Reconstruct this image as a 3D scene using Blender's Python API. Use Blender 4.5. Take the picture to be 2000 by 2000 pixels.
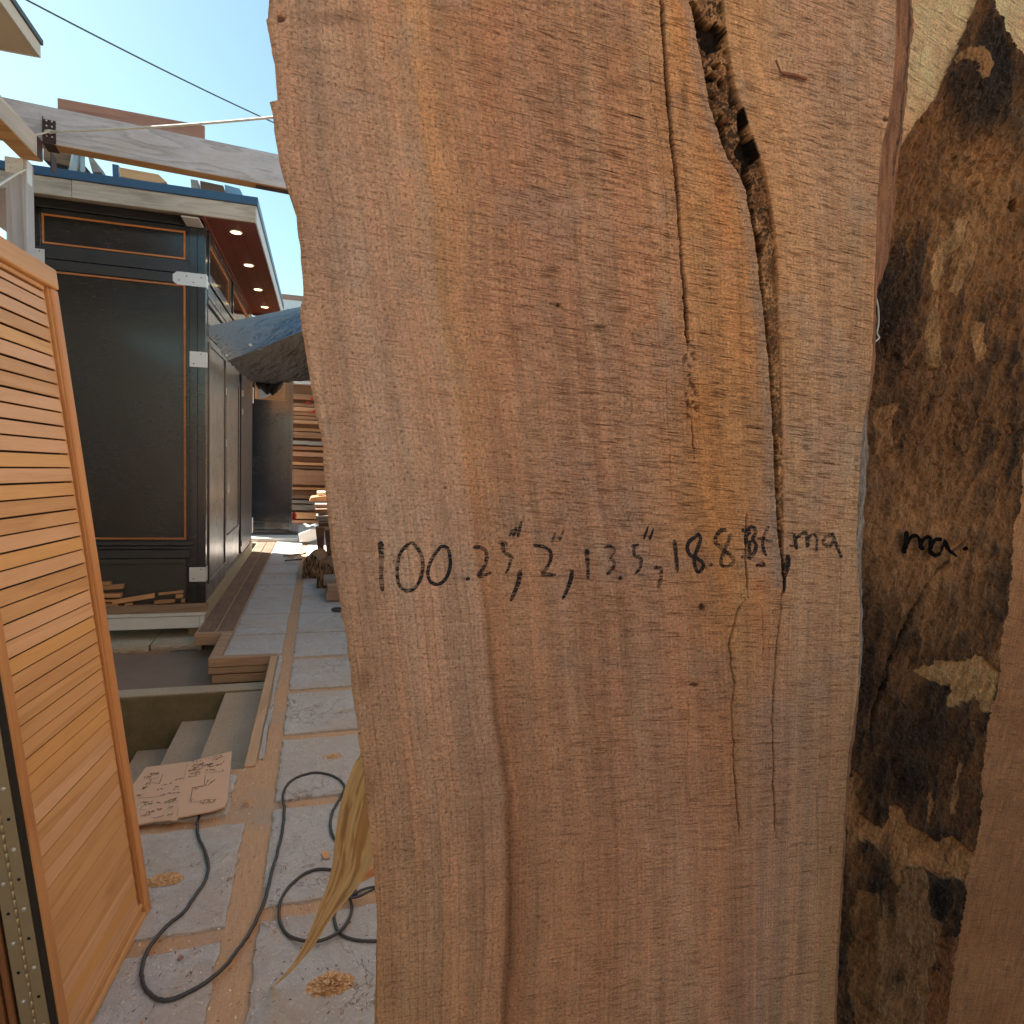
import bpy, bmesh, math, random
import numpy as np
from mathutils import Vector, Matrix
random.seed(7)
R = math.radians
for o in list(bpy.data.objects): bpy.data.objects.remove(o)
SC = bpy.context.scene
COL = SC.collection
# ---------------------------------------------------------------- camera
FPX = 1252.0
def _n(v):
    v = np.array(v, float); return v/np.linalg.norm(v)
_Y = _n((-375, -120, FPX)); _D = _n((-597, 14929, FPX)); _D = _n(_D-_Y*_D.dot(_Y)); _U = -_D
_X = _n(np.cross(_D, _Y))
CH = 1.5                                   # eye height
cam_d = bpy.data.cameras.new('camera'); cam = bpy.data.objects.new('camera', cam_d); COL.objects.link(cam)
cam_d.sensor_width = 36; cam_d.lens = 36*FPX/2000; cam_d.clip_start = 0.02; cam_d.clip_end = 3000
right = Vector((_X[0], _Y[0], _U[0])); down = Vector((_X[1], _Y[1], _U[1])); fwd = Vector((_X[2], _Y[2], _U[2]))
m = Matrix((right, -down, -fwd)).transposed().to_4x4(); m.translation = (0, 0, CH)
cam.matrix_world = m
SC.camera = cam
SC.render.resolution_x = SC.render.resolution_y = 1024
# ---------------------------------------------------------------- sky, sun, exposure
SUN_EL, SUN_AZ = R(42), R(-60)              # azimuth measured from +Y towards +X
w = bpy.data.worlds.new('World'); SC.world = w; w.use_nodes = True
nt = w.node_tree; nt.nodes.clear()
sky = nt.nodes.new('ShaderNodeTexSky'); sky.sky_type = 'NISHITA'; sky.sun_disc = False
sky.sun_elevation = SUN_EL; sky.sun_rotation = SUN_AZ
sky.air_density = 1.0; sky.dust_density = 1.2; sky.ozone_density = 0.9; sky.altitude = 50
hs = nt.nodes.new('ShaderNodeMix'); hs.data_type = 'RGBA'; hs.blend_type = 'MULTIPLY'; hs.inputs[0].default_value = 1
hs.inputs[7].default_value = (0.99, 1.17, 0.98, 1)
bg = nt.nodes.new('ShaderNodeBackground'); bg.inputs[1].default_value = 0.055
wo = nt.nodes.new('ShaderNodeOutputWorld')
nt.links.new(sky.outputs[0], hs.inputs[6]); nt.links.new(hs.outputs[2], bg.inputs[0]); nt.links.new(bg.outputs[0], wo.inputs[0])
sd = bpy.data.lights.new('sun', 'SUN'); sd.energy = 5.0; sd.angle = R(0.5); sd.color = (1, .94, .86)
sun = bpy.data.objects.new('sun', sd); COL.objects.link(sun)
sdir = Vector((math.sin(SUN_AZ)*math.cos(SUN_EL), math.cos(SUN_AZ)*math.cos(SUN_EL), math.sin(SUN_EL)))
sun.rotation_euler = sdir.to_track_quat('Z', 'Y').to_euler(); sun.location = (0, 0, 20)
SC.view_settings.view_transform = 'Standard'; SC.view_settings.look = 'None'
SC.view_settings.exposure = 2.0; SC.view_settings.gamma = 1
# ---------------------------------------------------------------- pixel <-> place
def ray(px, py):
    v = np.array([px-1000., py-1000., FPX]); return np.array([v.dot(_X), v.dot(_Y), v.dot(_U)])
def PZ(px, py, z=0.):
    r = ray(px, py); return Vector(np.array([0, 0, CH])+r*(z-CH)/r[2])
def PY(px, py, y):
    r = ray(px, py); return Vector(np.array([0, 0, CH])+r*y/r[1])
def PX(px, py, x):
    r = ray(px, py); return Vector(np.array([0, 0, CH])+r*x/r[0])
def proj(x, y, z):
    z = z-CH
    a = x*_X[0]+y*_Y[0]+z*_U[0]; b = x*_X[1]+y*_Y[1]+z*_U[1]; c = x*_X[2]+y*_Y[2]+z*_U[2]
    return 1000+FPX*a/c, 1000+FPX*b/c
# ---------------------------------------------------------------- numpy noise
def vnoise(x, y, seed=0):
    xi = np.floor(x).astype(np.int64); yi = np.floor(y).astype(np.int64)
    fx = x-xi; fy = y-yi; fx = fx*fx*(3-2*fx); fy = fy*fy*(3-2*fy)
    def h(a, b):
        n = (a*374761393+b*668265263+seed*982451653) & 0x7fffffff
        n = ((n ^ (n >> 13))*1274126177) & 0x7fffffff
        n = (n ^ (n >> 16)) & 0xffff
        return n/65535.0
    return (h(xi, yi)*(1-fx)+h(xi+1, yi)*fx)*(1-fy)+(h(xi, yi+1)*(1-fx)+h(xi+1, yi+1)*fx)*fy
def fbm(x, y, o=4, seed=0, g=.5):
    s = 0; a = 1; t = 0
    for i in range(o):
        s = s+a*vnoise(x*2**i+17*i, y*2**i+31*i, seed+i); t += a; a *= g
    return s/t
def sstep(a, b, x):
    t = np.clip((x-a)/(b-a), 0, 1); return t*t*(3-2*t)
# ---------------------------------------------------------------- objects
def props(o, label=None, cat=None, group=None, kind=None):
    if label: o['label'] = label
    if cat: o['category'] = cat
    if group: o['group'] = group
    if kind: o['kind'] = kind
    return o
def thing(name, label, cat, loc=(0, 0, 0), group=None, mat4=None):
    o = bpy.data.objects.new(name, None); COL.objects.link(o); o.empty_display_size = .1
    if mat4 is not None: o.matrix_world = mat4
    else: o.location = loc
    return props(o, label, cat, group)
class MB:
    def __init__(s): s.v = []; s.f = []; s.m = []; s.smooth = []
    def add(s, vs, fs, mi=0, sm=False):
        b = len(s.v); s.v += [tuple(p) for p in vs]
        for f in fs: s.f.append([i+b for i in f]); s.m.append(mi); s.smooth.append(sm)
        return s
    def box(s, a, b, mi=0):
        x0, y0, z0 = a; x1, y1, z1 = b
        return s.add([(x0, y0, z0), (x1, y0, z0), (x1, y1, z0), (x0, y1, z0), (x0, y0, z1), (x1, y0, z1), (x1, y1, z1), (x0, y1, z1)],
              [(0, 3, 2, 1), (4, 5, 6, 7), (0, 1, 5, 4), (1, 2, 6, 5), (2, 3, 7, 6), (3, 0, 4, 7)], mi)
    def obox(s, o, a, b, c, mi=0):
        o, a, b, c = map(Vector, (o, a, b, c))
        vs = [o, o+a, o+a+b, o+b, o+c, o+a+c, o+a+b+c, o+b+c]
        fs = [(0, 3, 2, 1), (4, 5, 6, 7), (0, 1, 5, 4), (1, 2, 6, 5), (2, 3, 7, 6), (3, 0, 4, 7)]
        if a.cross(b).dot(c) < 0: fs = [f[::-1] for f in fs]
        return s.add(vs, fs, mi)
    def prism(s, poly, ext, mi=0):
        n = len(poly); poly = [Vector(p) for p in poly]; ext = Vector(ext)
        nn = sum((poly[i].cross(poly[(i+1) % n]) for i in range(n)), Vector())
        vs = poly+[p+ext for p in poly]
        fs = [tuple(range(n)), tuple(range(2*n-1, n-1, -1))]+[(i, i+n, (i+1) % n+n, (i+1) % n) for i in range(n)]
        if nn.dot(ext) > 0: fs = [f[::-1] for f in fs]
        return s.add(vs, fs, mi)
    def tube(s, pts, r, seg=8, mi=0, cap=True):
        pts = [Vector(p) for p in pts]; n = len(pts); rs = r if hasattr(r, '__len__') else [r]*n
        vs = []; prev = None
        for i, p in enumerate(pts):
            t = (pts[min(i+1, n-1)]-pts[max(i-1, 0)]).normalized()
            if prev is None: a = t.orthogonal().normalized()
            else: a = (prev-t*prev.dot(t)).normalized()
            prev = a; b = t.cross(a)
            for k in range(seg):
                q = 2*math.pi*k/seg; vs.append(p+(a*math.cos(q)+b*math.sin(q))*rs[i])
        fs = [(i*seg+k, i*seg+(k+1) % seg, (i+1)*seg+(k+1) % seg, (i+1)*seg+k) for i in range(n-1) for k in range(seg)]
        s.add(vs, fs, mi, True)
        if cap:
            b = len(s.v)-len(vs)
            s.f.append([b+k for k in range(seg)][::-1]); s.m.append(mi); s.smooth.append(False)
            s.f.append([b+(n-1)*seg+k for k in range(seg)]); s.m.append(mi); s.smooth.append(False)
        return s
    def grid(s, P, mi=0, sm=True, flip=False):
        h = len(P); wd = len(P[0]); vs = [p for row in P for p in row]
        fs = [(r*wd+c, r*wd+c+1, (r+1)*wd+c+1, (r+1)*wd+c) for r in range(h-1) for c in range(wd-1)]
        if flip: fs = [f[::-1] for f in fs]
        return s.add(vs, fs, mi, sm)
    def build(s, name, mat, parent=None, bevel=0, seg=2):
        me = bpy.data.meshes.new(name)
        off = Vector((0, 0, 0)); rot = None
        if parent is not None and parent.type == 'EMPTY' and not parent.get('_local'): off = parent.location
        elif parent is not None and parent.type == 'MESH': off = Vector(parent.get('_off', (0, 0, 0)))
        me.from_pydata([tuple(Vector(p)-off) for p in s.v], [], s.f)
        mats = mat if isinstance(mat, (list, tuple)) else [mat]
        for x in mats: me.materials.append(x)
        me.polygons.foreach_set('material_index', s.m); me.polygons.foreach_set('use_smooth', s.smooth)
        me.update()
        o = bpy.data.objects.new(name, me); COL.objects.link(o); o['_off'] = tuple(off)
        if parent is not None: o.parent = parent
        if bevel:
            b = o.modifiers.new('bevel', 'BEVEL'); b.width = bevel; b.segments = seg; b.limit_method = 'ANGLE'; b.angle_limit = R(50); b.harden_normals = False
        return o
def single(name, mb, mat, label, cat, group=None, bevel=0, kind=None):
    """a thing that is one mesh: origin at its base"""
    xs = np.array(mb.v); c = Vector(((xs[:, 0].min()+xs[:, 0].max())/2, (xs[:, 1].min()+xs[:, 1].max())/2, xs[:, 2].min()))
    mb.v = [tuple(Vector(p)-c) for p in mb.v]
    o = mb.build(name, mat, None, bevel); o.location = c; o['_off'] = tuple(c)
    return props(o, label, cat, group, kind)
# ---------------------------------------------------------------- materials
class NT:
    def __init__(s, name):
        s.m = bpy.data.materials.new(name); s.m.use_nodes = True; s.t = s.m.node_tree; s.t.nodes.clear()
        s.out = s.t.nodes.new('ShaderNodeOutputMaterial'); s.b = s.t.nodes.new('ShaderNodeBsdfPrincipled'); s.t.links.new(s.b.outputs[0], s.out.inputs[0])
        s.tc = s.t.nodes.new('ShaderNodeTexCoord')
    def N(s, t, **k):
        n = s.t.nodes.new('ShaderNode'+t)
        for a, b in k.items(): setattr(n, a, b)
        return n
    def L(s, a, b): s.t.links.new(a, b); return b
    def val(s, sock, v):
        if hasattr(v, 'is_linked') or hasattr(v, 'links'): s.L(v, sock)
        else: sock.default_value = v
    def mapping(s, vec, scale, rot=(0, 0, 0), loc=(0, 0, 0)):
        n = s.N('Mapping'); s.L(vec, n.inputs[0]); n.inputs['Scale'].default_value = scale; n.inputs['Rotation'].default_value = rot; n.inputs['Location'].default_value = loc
        return n.outputs[0]
    def noise(s, vec, scale=5, detail=4, rough=.5, dist=0):
        n = s.N('TexNoise'); s.L(vec, n.inputs['Vector']); n.inputs['Scale'].default_value = scale; n.inputs['Detail'].default_value = detail
        n.inputs['Roughness'].default_value = rough; n.inputs['Distortion'].default_value = dist
        return n.outputs[0]
    def ramp(s, f, stops, interp='LINEAR'):
        n = s.N('ValToRGB'); s.L(f, n.inputs[0]); n.color_ramp.interpolation = interp
        e = n.color_ramp.elements
        while len(e) < len(stops): e.new(.5)
        for i, (p, c) in enumerate(stops):
            e[i].position = p; e[i].color = (c, c, c, 1) if not hasattr(c, '__len__') else (*c, 1)
        return n.outputs[0]
    def math(s, op, a, b=0., c=None, clamp=False):
        n = s.N('Math', operation=op, use_clamp=clamp); s.val(n.inputs[0], a); s.val(n.inputs[1], b)
        if c is not None: s.val(n.inputs[2], c)
        return n.outputs[0]
    def mix(s, f, a, b, mode='MIX'):
        n = s.N('Mix', data_type='RGBA', blend_type=mode); s.val(n.inputs[0], f)
        for i, v in ((6, a), (7, b)):
            if isinstance(v, (tuple, list)): n.inputs[i].default_value = (*v[:3], 1)
            else: s.L(v, n.inputs[i])
        return n.outputs[2]
    def mapr(s, v, a, b, c, d):
        n = s.N('MapRange'); s.L(v, n.inputs[0])
        for i, x in enumerate((a, b, c, d)): n.inputs[i+1].default_value = x
        return n.outputs[0]
    def bump(s, h, strength=.3, dist=.002):
        n = s.N('Bump'); s.L(h, n.inputs['Height']); n.inputs['Strength'].default_value = strength; n.inputs['Distance'].default_value = dist
        s.L(n.outputs[0], s.b.inputs['Normal']); return n
    def fin(s, col=None, rough=.6, spec=.5, metal=0):
        if col is not None: s.val(s.b.inputs['Base Color'], (*col, 1) if isinstance(col, (tuple, list)) else col)
        s.val(s.b.inputs['Roughness'], rough); s.b.inputs['Metallic'].default_value = metal; s.b.inputs['Specular IOR Level'].default_value = spec
        return s.m
def wood(name, light, dark, axis=0, sc=1., rough=.62, bump=.35, rings=14, stain=None, stain_amt=.5, spec=.35, blotch=.5, rnd=.25):
    n = NT(name); st = [1., 1., 1.]; st[axis] = .07
    oi = n.N('ObjectInfo'); off = n.N('VectorMath', operation='SCALE'); cx = n.N('CombineXYZ')
    for i in range(3): n.L(oi.outputs['Random'], cx.inputs[i])
    n.L(cx.outputs[0], off.inputs[0]); off.inputs['Scale'].default_value = 37.
    ad = n.N('VectorMath', operation='ADD'); n.L(n.tc.outputs['Object'], ad.inputs[0]); n.L(off.outputs[0], ad.inputs[1])
    v = n.mapping(ad.outputs[0], [a*sc for a in st])
    warp = n.noise(v, 4., 3, .5); 
    wv = n.math('ADD', n.math('MULTIPLY', warp, 1.0), 0)
    ring = n.math('FRACT', n.math('MULTIPLY', wv, float(rings)))
    ring = n.ramp(ring, [(0, .25), (.55, .75), (.85, 1), (1, .2)])
    st2 = [90., 90., 90.]; st2[axis] = 2.2
    v2 = n.mapping(ad.outputs[0], [a*sc for a in st2]); fib = n.noise(v2, 2.2, 4, .65)
    st3 = [1., 1., 1.]; st3[axis] = .3
    big = n.noise(n.mapping(ad.outputs[0], st3), 9*sc, 3, .6)
    f = n.math('ADD', n.math('MULTIPLY', ring, .45), n.math('ADD', n.math('MULTIPLY', fib, .8), n.math('MULTIPLY', big, blotch)))
    f = n.mapr(f, .45, 1.35, 0, 1)
    c = n.ramp(f, [(0, dark), (.5, [(a*.62+b*.38) for a, b in zip(light, dark)]), (1, light)])
    rv = n.mapr(oi.outputs['Random'], 0, 1, 1-rnd, 1+rnd*.6)
    c = n.mix(1., c, rv, 'MULTIPLY')
    if stain is not None:
        s2 = n.ramp(n.noise(n.mapping(ad.outputs[0], st3), 5*sc, 5, .65), [(.45, 0.), (.68, 1.)])
        c = n.mix(n.math('MULTIPLY', s2, stain_amt), c, stain)
    n.bump(n.math('ADD', n.math('MULTIPLY', fib, .7), n.math('MULTIPLY', ring, .4)), bump, .0015)
    return n.fin(c, rough, spec)
def plain(name, col, rough=.5, metal=0, nz=.15, scale=30, bump=.1, spec=.5):
    n = NT(name); f = n.noise(n.tc.outputs['Object'], scale, 6, .6)
    c = n.mix(f, [a*(1-nz) for a in col], [min(1, a*(1+nz)) for a in col])
    n.bump(f, bump, .003)
    return n.fin(c, rough, spec, metal)
# ---------------------------------------------------------------- material library
M = {}
M['cedar'] = wood('cedar', (.66, .33, .12), (.38, .155, .045), 1, 1.2, .5, .15, 7, blotch=.4, rnd=.12)
M['cedar_v'] = wood('cedar_v', (.70, .37, .15), (.44, .19, .065), 2, 1.2, .45, .15, 7, blotch=.4, rnd=.1)
M['dark_edge'] = plain('dark_edge', (.02, .015, .012), .6)
M['grey_x'] = wood('grey_x', (.70, .72, .78), (.22, .225, .25), 0, 1.5, .75, .5, 12, stain=(.50, .38, .28), stain_amt=.3, rnd=.1)
M['grey_y'] = wood('grey_y', (.62, .59, .54), (.30, .28, .26), 1, .9, .75, .4, 12, rnd=.1)
M['grey_z'] = wood('grey_z', (.58, .60, .66), (.25, .25, .27), 2, .8, .75, .4, 12, stain=(.30, .21, .13), stain_amt=.3, rnd=.1)
M['under'] = wood('under', (.66, .42, .19), (.32, .13, .04), 0, .9, .7, .3, 9)
M['fascia'] = wood('fascia', (.70, .61, .50), (.34, .27, .20), 0, 1.3, .75, .4, 16, stain=(.24, .20, .17), stain_amt=.5, rnd=.15)
M['redboard'] = wood('redboard', (.42, .25, .19), (.24, .12, .09), 0, 1., .7, .3, 9)
M['soffit'] = wood('soffit', (.24, .045, .020), (.11, .018, .009), 1, 1., .4, .15, 8, blotch=.3)
M['trim'] = wood('trim', (.80, .33, .12), (.50, .18, .06), 0, 1., .45, .1, 6, blotch=.2)
M['board_tan'] = wood('board_tan', (.52, .36, .23), (.27, .165, .10), 0, 1.3, .8, .5, 10, rnd=.2)
M['board_side'] = wood('board_side', (.28, .185, .13), (.13, .08, .055), 1, 1.3, .8, .8, 12, rnd=.15, stain=(.42, .26, .15), stain_amt=.45)
M['edge_tan'] = wood('edge_tan', (.62, .42, .27), (.38, .24, .145), 1, 1.3, .8, .5, 10, rnd=.15)
M['fresh'] = wood('fresh', (.74, .40, .19), (.48, .22, .09), 0, 2., .7, .3, 8, rnd=.3)
M['stack'] = wood('stack', (.66, .36, .20), (.32, .13, .06), 0, .8, .75, .5, 10, rnd=.35)
M['stack_dark'] = wood('stack_dark', (.30, .17, .10), (.09, .05, .03), 0, .8, .85, .6, 10, rnd=.4)
M['stack_grey'] = wood('stack_grey', (.40, .35, .30), (.18, .14, .12), 0, .8, .85, .6, 10, rnd=.3)
M['bark'] = wood('bark', (.34, .22, .13), (.05, .03, .02), 2, 3., .9, 1., 10, rnd=.3)
M['blue_metal'] = plain('blue_metal', (.03, .085, .17), .35, 0, .12, 20, .05, .6)
M['white_paint'] = plain('white_paint', (.82, .84, .80), .5, 0, .08, 14, .15)
M['galv'] = plain('galv', (.80, .82, .82), .42, .35, .12, 120, .25)
M['rusty'] = plain('rusty', (.06, .03, .028), .6, .3, .4, 90, .5)
M['zinc'] = plain('zinc', (.75, .76, .74), .35, .8, .1, 100, .1)
M['brass'] = plain('brass', (.45, .38, .24), .4, .75, .08, 40, .05)
M['hole'] = plain('hole', (.008, .006, .005), .9)
M['rope'] = plain('rope', (.78, .80, .74), .8)
M['wire'] = plain('wire', (.05, .06, .07), .5)
M['rubber'] = plain('rubber', (.055, .058, .06), .42, 0, .2, 80, .1)
M['cream'] = plain('cream', (.56, .48, .34), .8, 0, .08, 6, .2)
M['ink'] = plain('ink', (.010, .010, .014), .6)
M['pencil'] = plain('pencil', (.13, .085, .06), .8)
M['red'] = plain('red', (.55, .02, .015), .5)
M['wrap'] = plain('wrap', (.70, .72, .70), .35, 0, .2, 40, .8)
M['paper'] = plain('paper', (.85, .80, .68), .7)
M['teal'] = plain('teal', (.16, .30, .42), .5)
M['glass'] = plain('glass', (.025, .022, .02), .08, 0, .1, 5, .02, .8)
def black_paint(name, axis, rough=.16, base=(.003, .005, .009), tint=None):
    n = NT(name); st = [60., 60., 60.]; st[axis] = 2.5
    fib = n.noise(n.mapping(n.tc.outputs['Object'], st), 1.5, 5, .6)
    blot = n.noise(n.tc.outputs['Object'], 3.2, 5, .6); sp = n.noise(n.tc.outputs['Object'], 60, 3, .7)
    spm = n.ramp(sp, [(.68, 0.), (.74, 1.)])
    scr = n.noise(n.mapping(n.tc.outputs['Object'], (9, 9, 22)), 2., 6, .8); scm = n.math('MULTIPLY', n.ramp(scr, [(.52, 0.), (.62, 1.)]), n.ramp(n.noise(n.tc.outputs['Object'], 1.7, 3, .6), [(.46, 0.), (.6, 1.)]))
    c = n.mix(blot, base, [b*2.2 for b in base])
    c = n.mix(n.math('MULTIPLY', scm, .25), c, (.05, .052, .055))
    if tint: c = n.mix(n.math('MULTIPLY', fib, .6), c, tint)
    n.bump(n.math('ADD', n.math('MULTIPLY', fib, .8), n.math('ADD', n.math('MULTIPLY', spm, .7), n.math('MULTIPLY', n.math('ADD', blot, scr), 1.2))), .5, .0022)
    r = n.math('ADD', n.mapr(blot, .3, .7, rough-.08, rough+.14), n.math('MULTIPLY', scm, .25))
    n.b.inputs['Coat Weight'].default_value = 1.; n.b.inputs['Coat Roughness'].default_value = rough*.8
    return n.fin(c, r, .75)
M['black'] = black_paint('black', 2); M['black_h'] = black_paint('black_h', 0, .38)
M['black_side'] = black_paint('black_side', 2, .33, (.030, .020, .013), (.07, .045, .028))
M['black_rail'] = black_paint('black_rail', 1, .25)
def concrete(name, c1, c2, moss=None, scale=60, bump=1.):
    n = NT(name); o = n.tc.outputs['Object']
    g = n.noise(o, scale*2.2, 6, .75); b = n.noise(o, 3., 6, .65)
    c = n.mix(n.mapr(n.math('ADD', n.math('MULTIPLY', g, .8), n.math('MULTIPLY', b, .4)), .35, .85, 0, 1), c2, c1)
    v = n.N('TexVoronoi'); n.L(o, v.inputs['Vector']); v.inputs['Scale'].default_value = scale*1.6
    pb = n.ramp(v.outputs['Distance'], [(.0, 1.), (.35, 0.)])
    c = n.mix(n.math('MULTIPLY', pb, .30), c, [a*.45 for a in c2])
    if moss:
        mm = n.ramp(n.noise(o, 5., 6, .7), [(.36, 0.), (.62, 1.)]); c = n.mix(n.math('MULTIPLY', mm, .6), c, moss)
    n.bump(n.math('ADD', g, n.math('MULTIPLY', pb, .5)), bump, .004)
    return n.fin(c, .9, .2)
M['conc'] = concrete('conc', (.76, .59, .43), (.38, .29, .21), None, 60)
M['conc_light'] = concrete('conc_light', (.74, .64, .48), (.38, .31, .22), None, 40)
M['moss'] = concrete('moss', (.38, .31, .19), (.19, .155, .09), (.17, .15, .06), 50)
M['asphalt'] = concrete('asphalt', (.42, .33, .26), (.22, .17, .135), None, 70)
def path_base():
    n = NT('path_joint'); o = n.tc.outputs['Object']
    g = n.noise(o, 130, 5, .7); b = n.noise(o, 2.5, 5, .6); fine = n.noise(n.mapping(o, (40, 4, 4)), 3, 4, .6)
    c = n.mix(n.mapr(n.math('ADD', n.math('MULTIPLY', g, .55), n.math('MULTIPLY', fine, .45)), .3, .7, 0, 1), (.48, .30, .18), (.74, .49, .31))
    c = n.mix(n.ramp(b, [(.5, 0.), (.7, .7)]), c, (.44, .38, .31))
    n.bump(g, .6, .004); return n.fin(c, .92, .2)
M['joint'] = path_base()
def tile_mat():
    n = NT('stone_tile'); o = n.tc.outputs['Object']
    rel = n.noise(o, 7., 8, .6, .6); fine = n.noise(o, 160, 5, .75); mid = n.noise(o, 22, 6, .7, 1.)
    c = n.mix(n.mapr(n.math('ADD', n.math('MULTIPLY', mid, .5), n.math('MULTIPLY', fine, .5)), .35, .68, 0, 1), (.45, .445, .44), (.76, .75, .73))
    tan = n.ramp(n.noise(o, 2.3, 7, .7, .4), [(.44, 0.), (.70, 1.)]); c = n.mix(n.math('MULTIPLY', tan, .6), c, (.55, .42, .31))
    # split veins with rusty dust in them
    wv = n.noise(o, 3.1, 6, .65, .8); vein = n.ramp(n.math('ABSOLUTE', n.math('SUBTRACT', wv, .5)), [(0, 1.), (.007, 0.)])
    msk = n.ramp(n.noise(o, 1.7, 2, .5), [(.48, 0.), (.58, 1.)]); vein = n.math('MULTIPLY', vein, msk)
    c = n.mix(n.math('MULTIPLY', vein, .8), c, (.40, .21, .11))
    sp = n.ramp(n.noise(o, 75, 2, .5), [(.76, 0.), (.80, 1.)]); c = n.mix(n.math('MULTIPLY', sp, .25), c, (.08, .06, .05))
    n.bump(n.math('ADD', n.math('MULTIPLY', rel, 2.2), n.math('ADD', n.math('MULTIPLY', mid, .8), n.math('SUBTRACT', n.math('MULTIPLY', fine, .45), n.math('MULTIPLY', vein, .5)))), .9, .010)
    return n.fin(c, n.mapr(mid, .3, .7, .55, .85), .35)
M['tile'] = tile_mat()
def emis(name, col, s):
    n = NT(name); n.b.inputs['Emission Color'].default_value = (*col, 1); n.b.inputs['Emission Strength'].default_value = s
    return n.fin(col, .4)
M['lamp'] = emis('lamp', (1, .72, .36), 1.7)

# ================================================================ setting
mb = MB(); mb.add([(-900, -900, -.95), (900, -900, -.95), (900, 900, -.95), (-900, 900, -.95)], [(0, 1, 2, 3)])
props(mb.build('ground', M['asphalt']), kind='structure')
mb = MB(); mb.box((-9, 4.80, -.94), (-.62, 16, -.20)); mb.box((-9, -6, -.94), (-2.6, 4.79, -.24))
props(mb.build('yard', M['asphalt']), kind='structure')
# path: body with joints, split stone tiles laid in it
mb = MB(); ZB = -.006
for a, b in (((-.318, -4), (3, 13)), ((-.73, 4.84), (-.318, 13)), ((-.94, 5.5), (-.73, 13)), ((-2.6, -4), (-.318, 3.13))):
    mb.box((a[0], a[1], -.94 if a[0] != -.73 and a[0] != -.94 else -.02), (b[0], b[1], ZB), 0)
def tile(x0, y0, x1, y1, seed):
    rs = random.Random(seed); n = 15; P = []
    def e(): return rs.uniform(-.006, .006)
    ring = []
    cx, cy = (x0+x1)/2, (y0+y1)/2
    for k in range(n): ring.append((x0+(x1-x0)*k/n+e()*.3, y0+e()))
    for k in range(n): ring.append((x1+e(), y0+(y1-y0)*k/n))
    for k in range(n): ring.append((x1-(x1-x0)*k/n, y1+e()))
    for k in range(n): ring.append((x0+e(), y1-(y1-y0)*k/n))
    z = .004+rs.uniform(-.0015, .002); N_ = len(ring)
    def ins(p, d):
        l = math.hypot(p[0]-cx, p[1]-cy); s_ = 1-d/l; return (cx+(p[0]-cx)*s_, cy+(p[1]-cy)*s_)
    lo = [(x, y, ZB-.01) for x, y in ring]; up = [(*ins(p, .004), z) for p in ring]; up2 = [(*ins(p, .016), z+.0035) for p in ring]
    mb.add(lo+up+up2+[(cx, cy, z+.0035)], [(i, (i+1) % N_, (i+1) % N_+N_, i+N_) for i in range(N_)]+[(i+N_, (i+1) % N_+N_, (i+1) % N_+2*N_, i+2*N_) for i in range(N_)]+[(i+2*N_, (i+1) % N_+2*N_, 3*N_) for i in range(N_)], 1)
ys = [2.085+.667*k for k in range(-9, 16)]
for i in range(len(ys)-1):
    g = .033 if ys[i] < 5.2 else .012
    g1 = .033 if ys[i+1] < 5.2 else .012
    for c_ in range(4): tile(-.165+c_*.70, ys[i]+g, .475+c_*.70, ys[i+1]-g1, i*7+c_)
    if ys[i] > 4.6: tile(-.645, max(ys[i], 4.87)+.012, -.245, ys[i+1]-.012, 900+i)
yl = [2.02+.66*k for k in range(-9, 2)]
for i in range(len(yl)-1):
    for c_ in range(3): tile(-.90-c_*.70, yl[i]+.035, -.265-c_*.70, yl[i+1]-.035, 300+i*3+c_)
tile(-.90, 2.715, -.34, 3.06, 77); tile(-1.6, 2.715, -.97, 3.06, 78); tile(-.262, 3.20, -.240, 4.83, 79)
p = mb.build('path', [M['joint'], M['tile']]); props(p, kind='structure')
# timber edging of the path
r = thing('timber_edging', 'stack of weathered boards edging the stone path above the sunken steps', 'edging', (-.5, 4.8, -.2))
mb = MB(); mb.box((-.735, 4.835, -.058), (-.28, 4.90, .006)); mb.box((-.735, 4.903, -.058), (-.655, 5.50, .006)); mb.build('board', M['board_tan'], r, .003)
mb = MB(); mb.box((-.737, 4.842, -.112), (-.30, 4.90, -.064)); mb.box((-.737, 4.903, -.112), (-.66, 5.50, -.064)); mb.build('board', M['board_tan'], r, .003)
mb = MB(); mb.box((-.715, 4.852, -.185), (-.322, 4.90, -.122)); mb.box((-.715, 4.903, -.185), (-.66, 5.50, -.122)); mb.build('board', M['board_tan'], r, .003)
mb = MB(); mb.box((-.322, 3.135, -.06), (-.272, 4.832, .005)); mb.build('edge_board', M['edge_tan'], r, .003)
mb = MB(); mb.box((-.94, 5.503, -.09), (-.655, 5.56, .004)); mb.build('edge_board', M['board_tan'], r, .003)
for a_ in ((-.925, -.80), (-.785, -.665)):
    mb = MB(); mb.box((a_[0], 5.563, -.08), (a_[1], 12.0, .004)); mb.build('edge_board', M['board_side'], r, .003)
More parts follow.
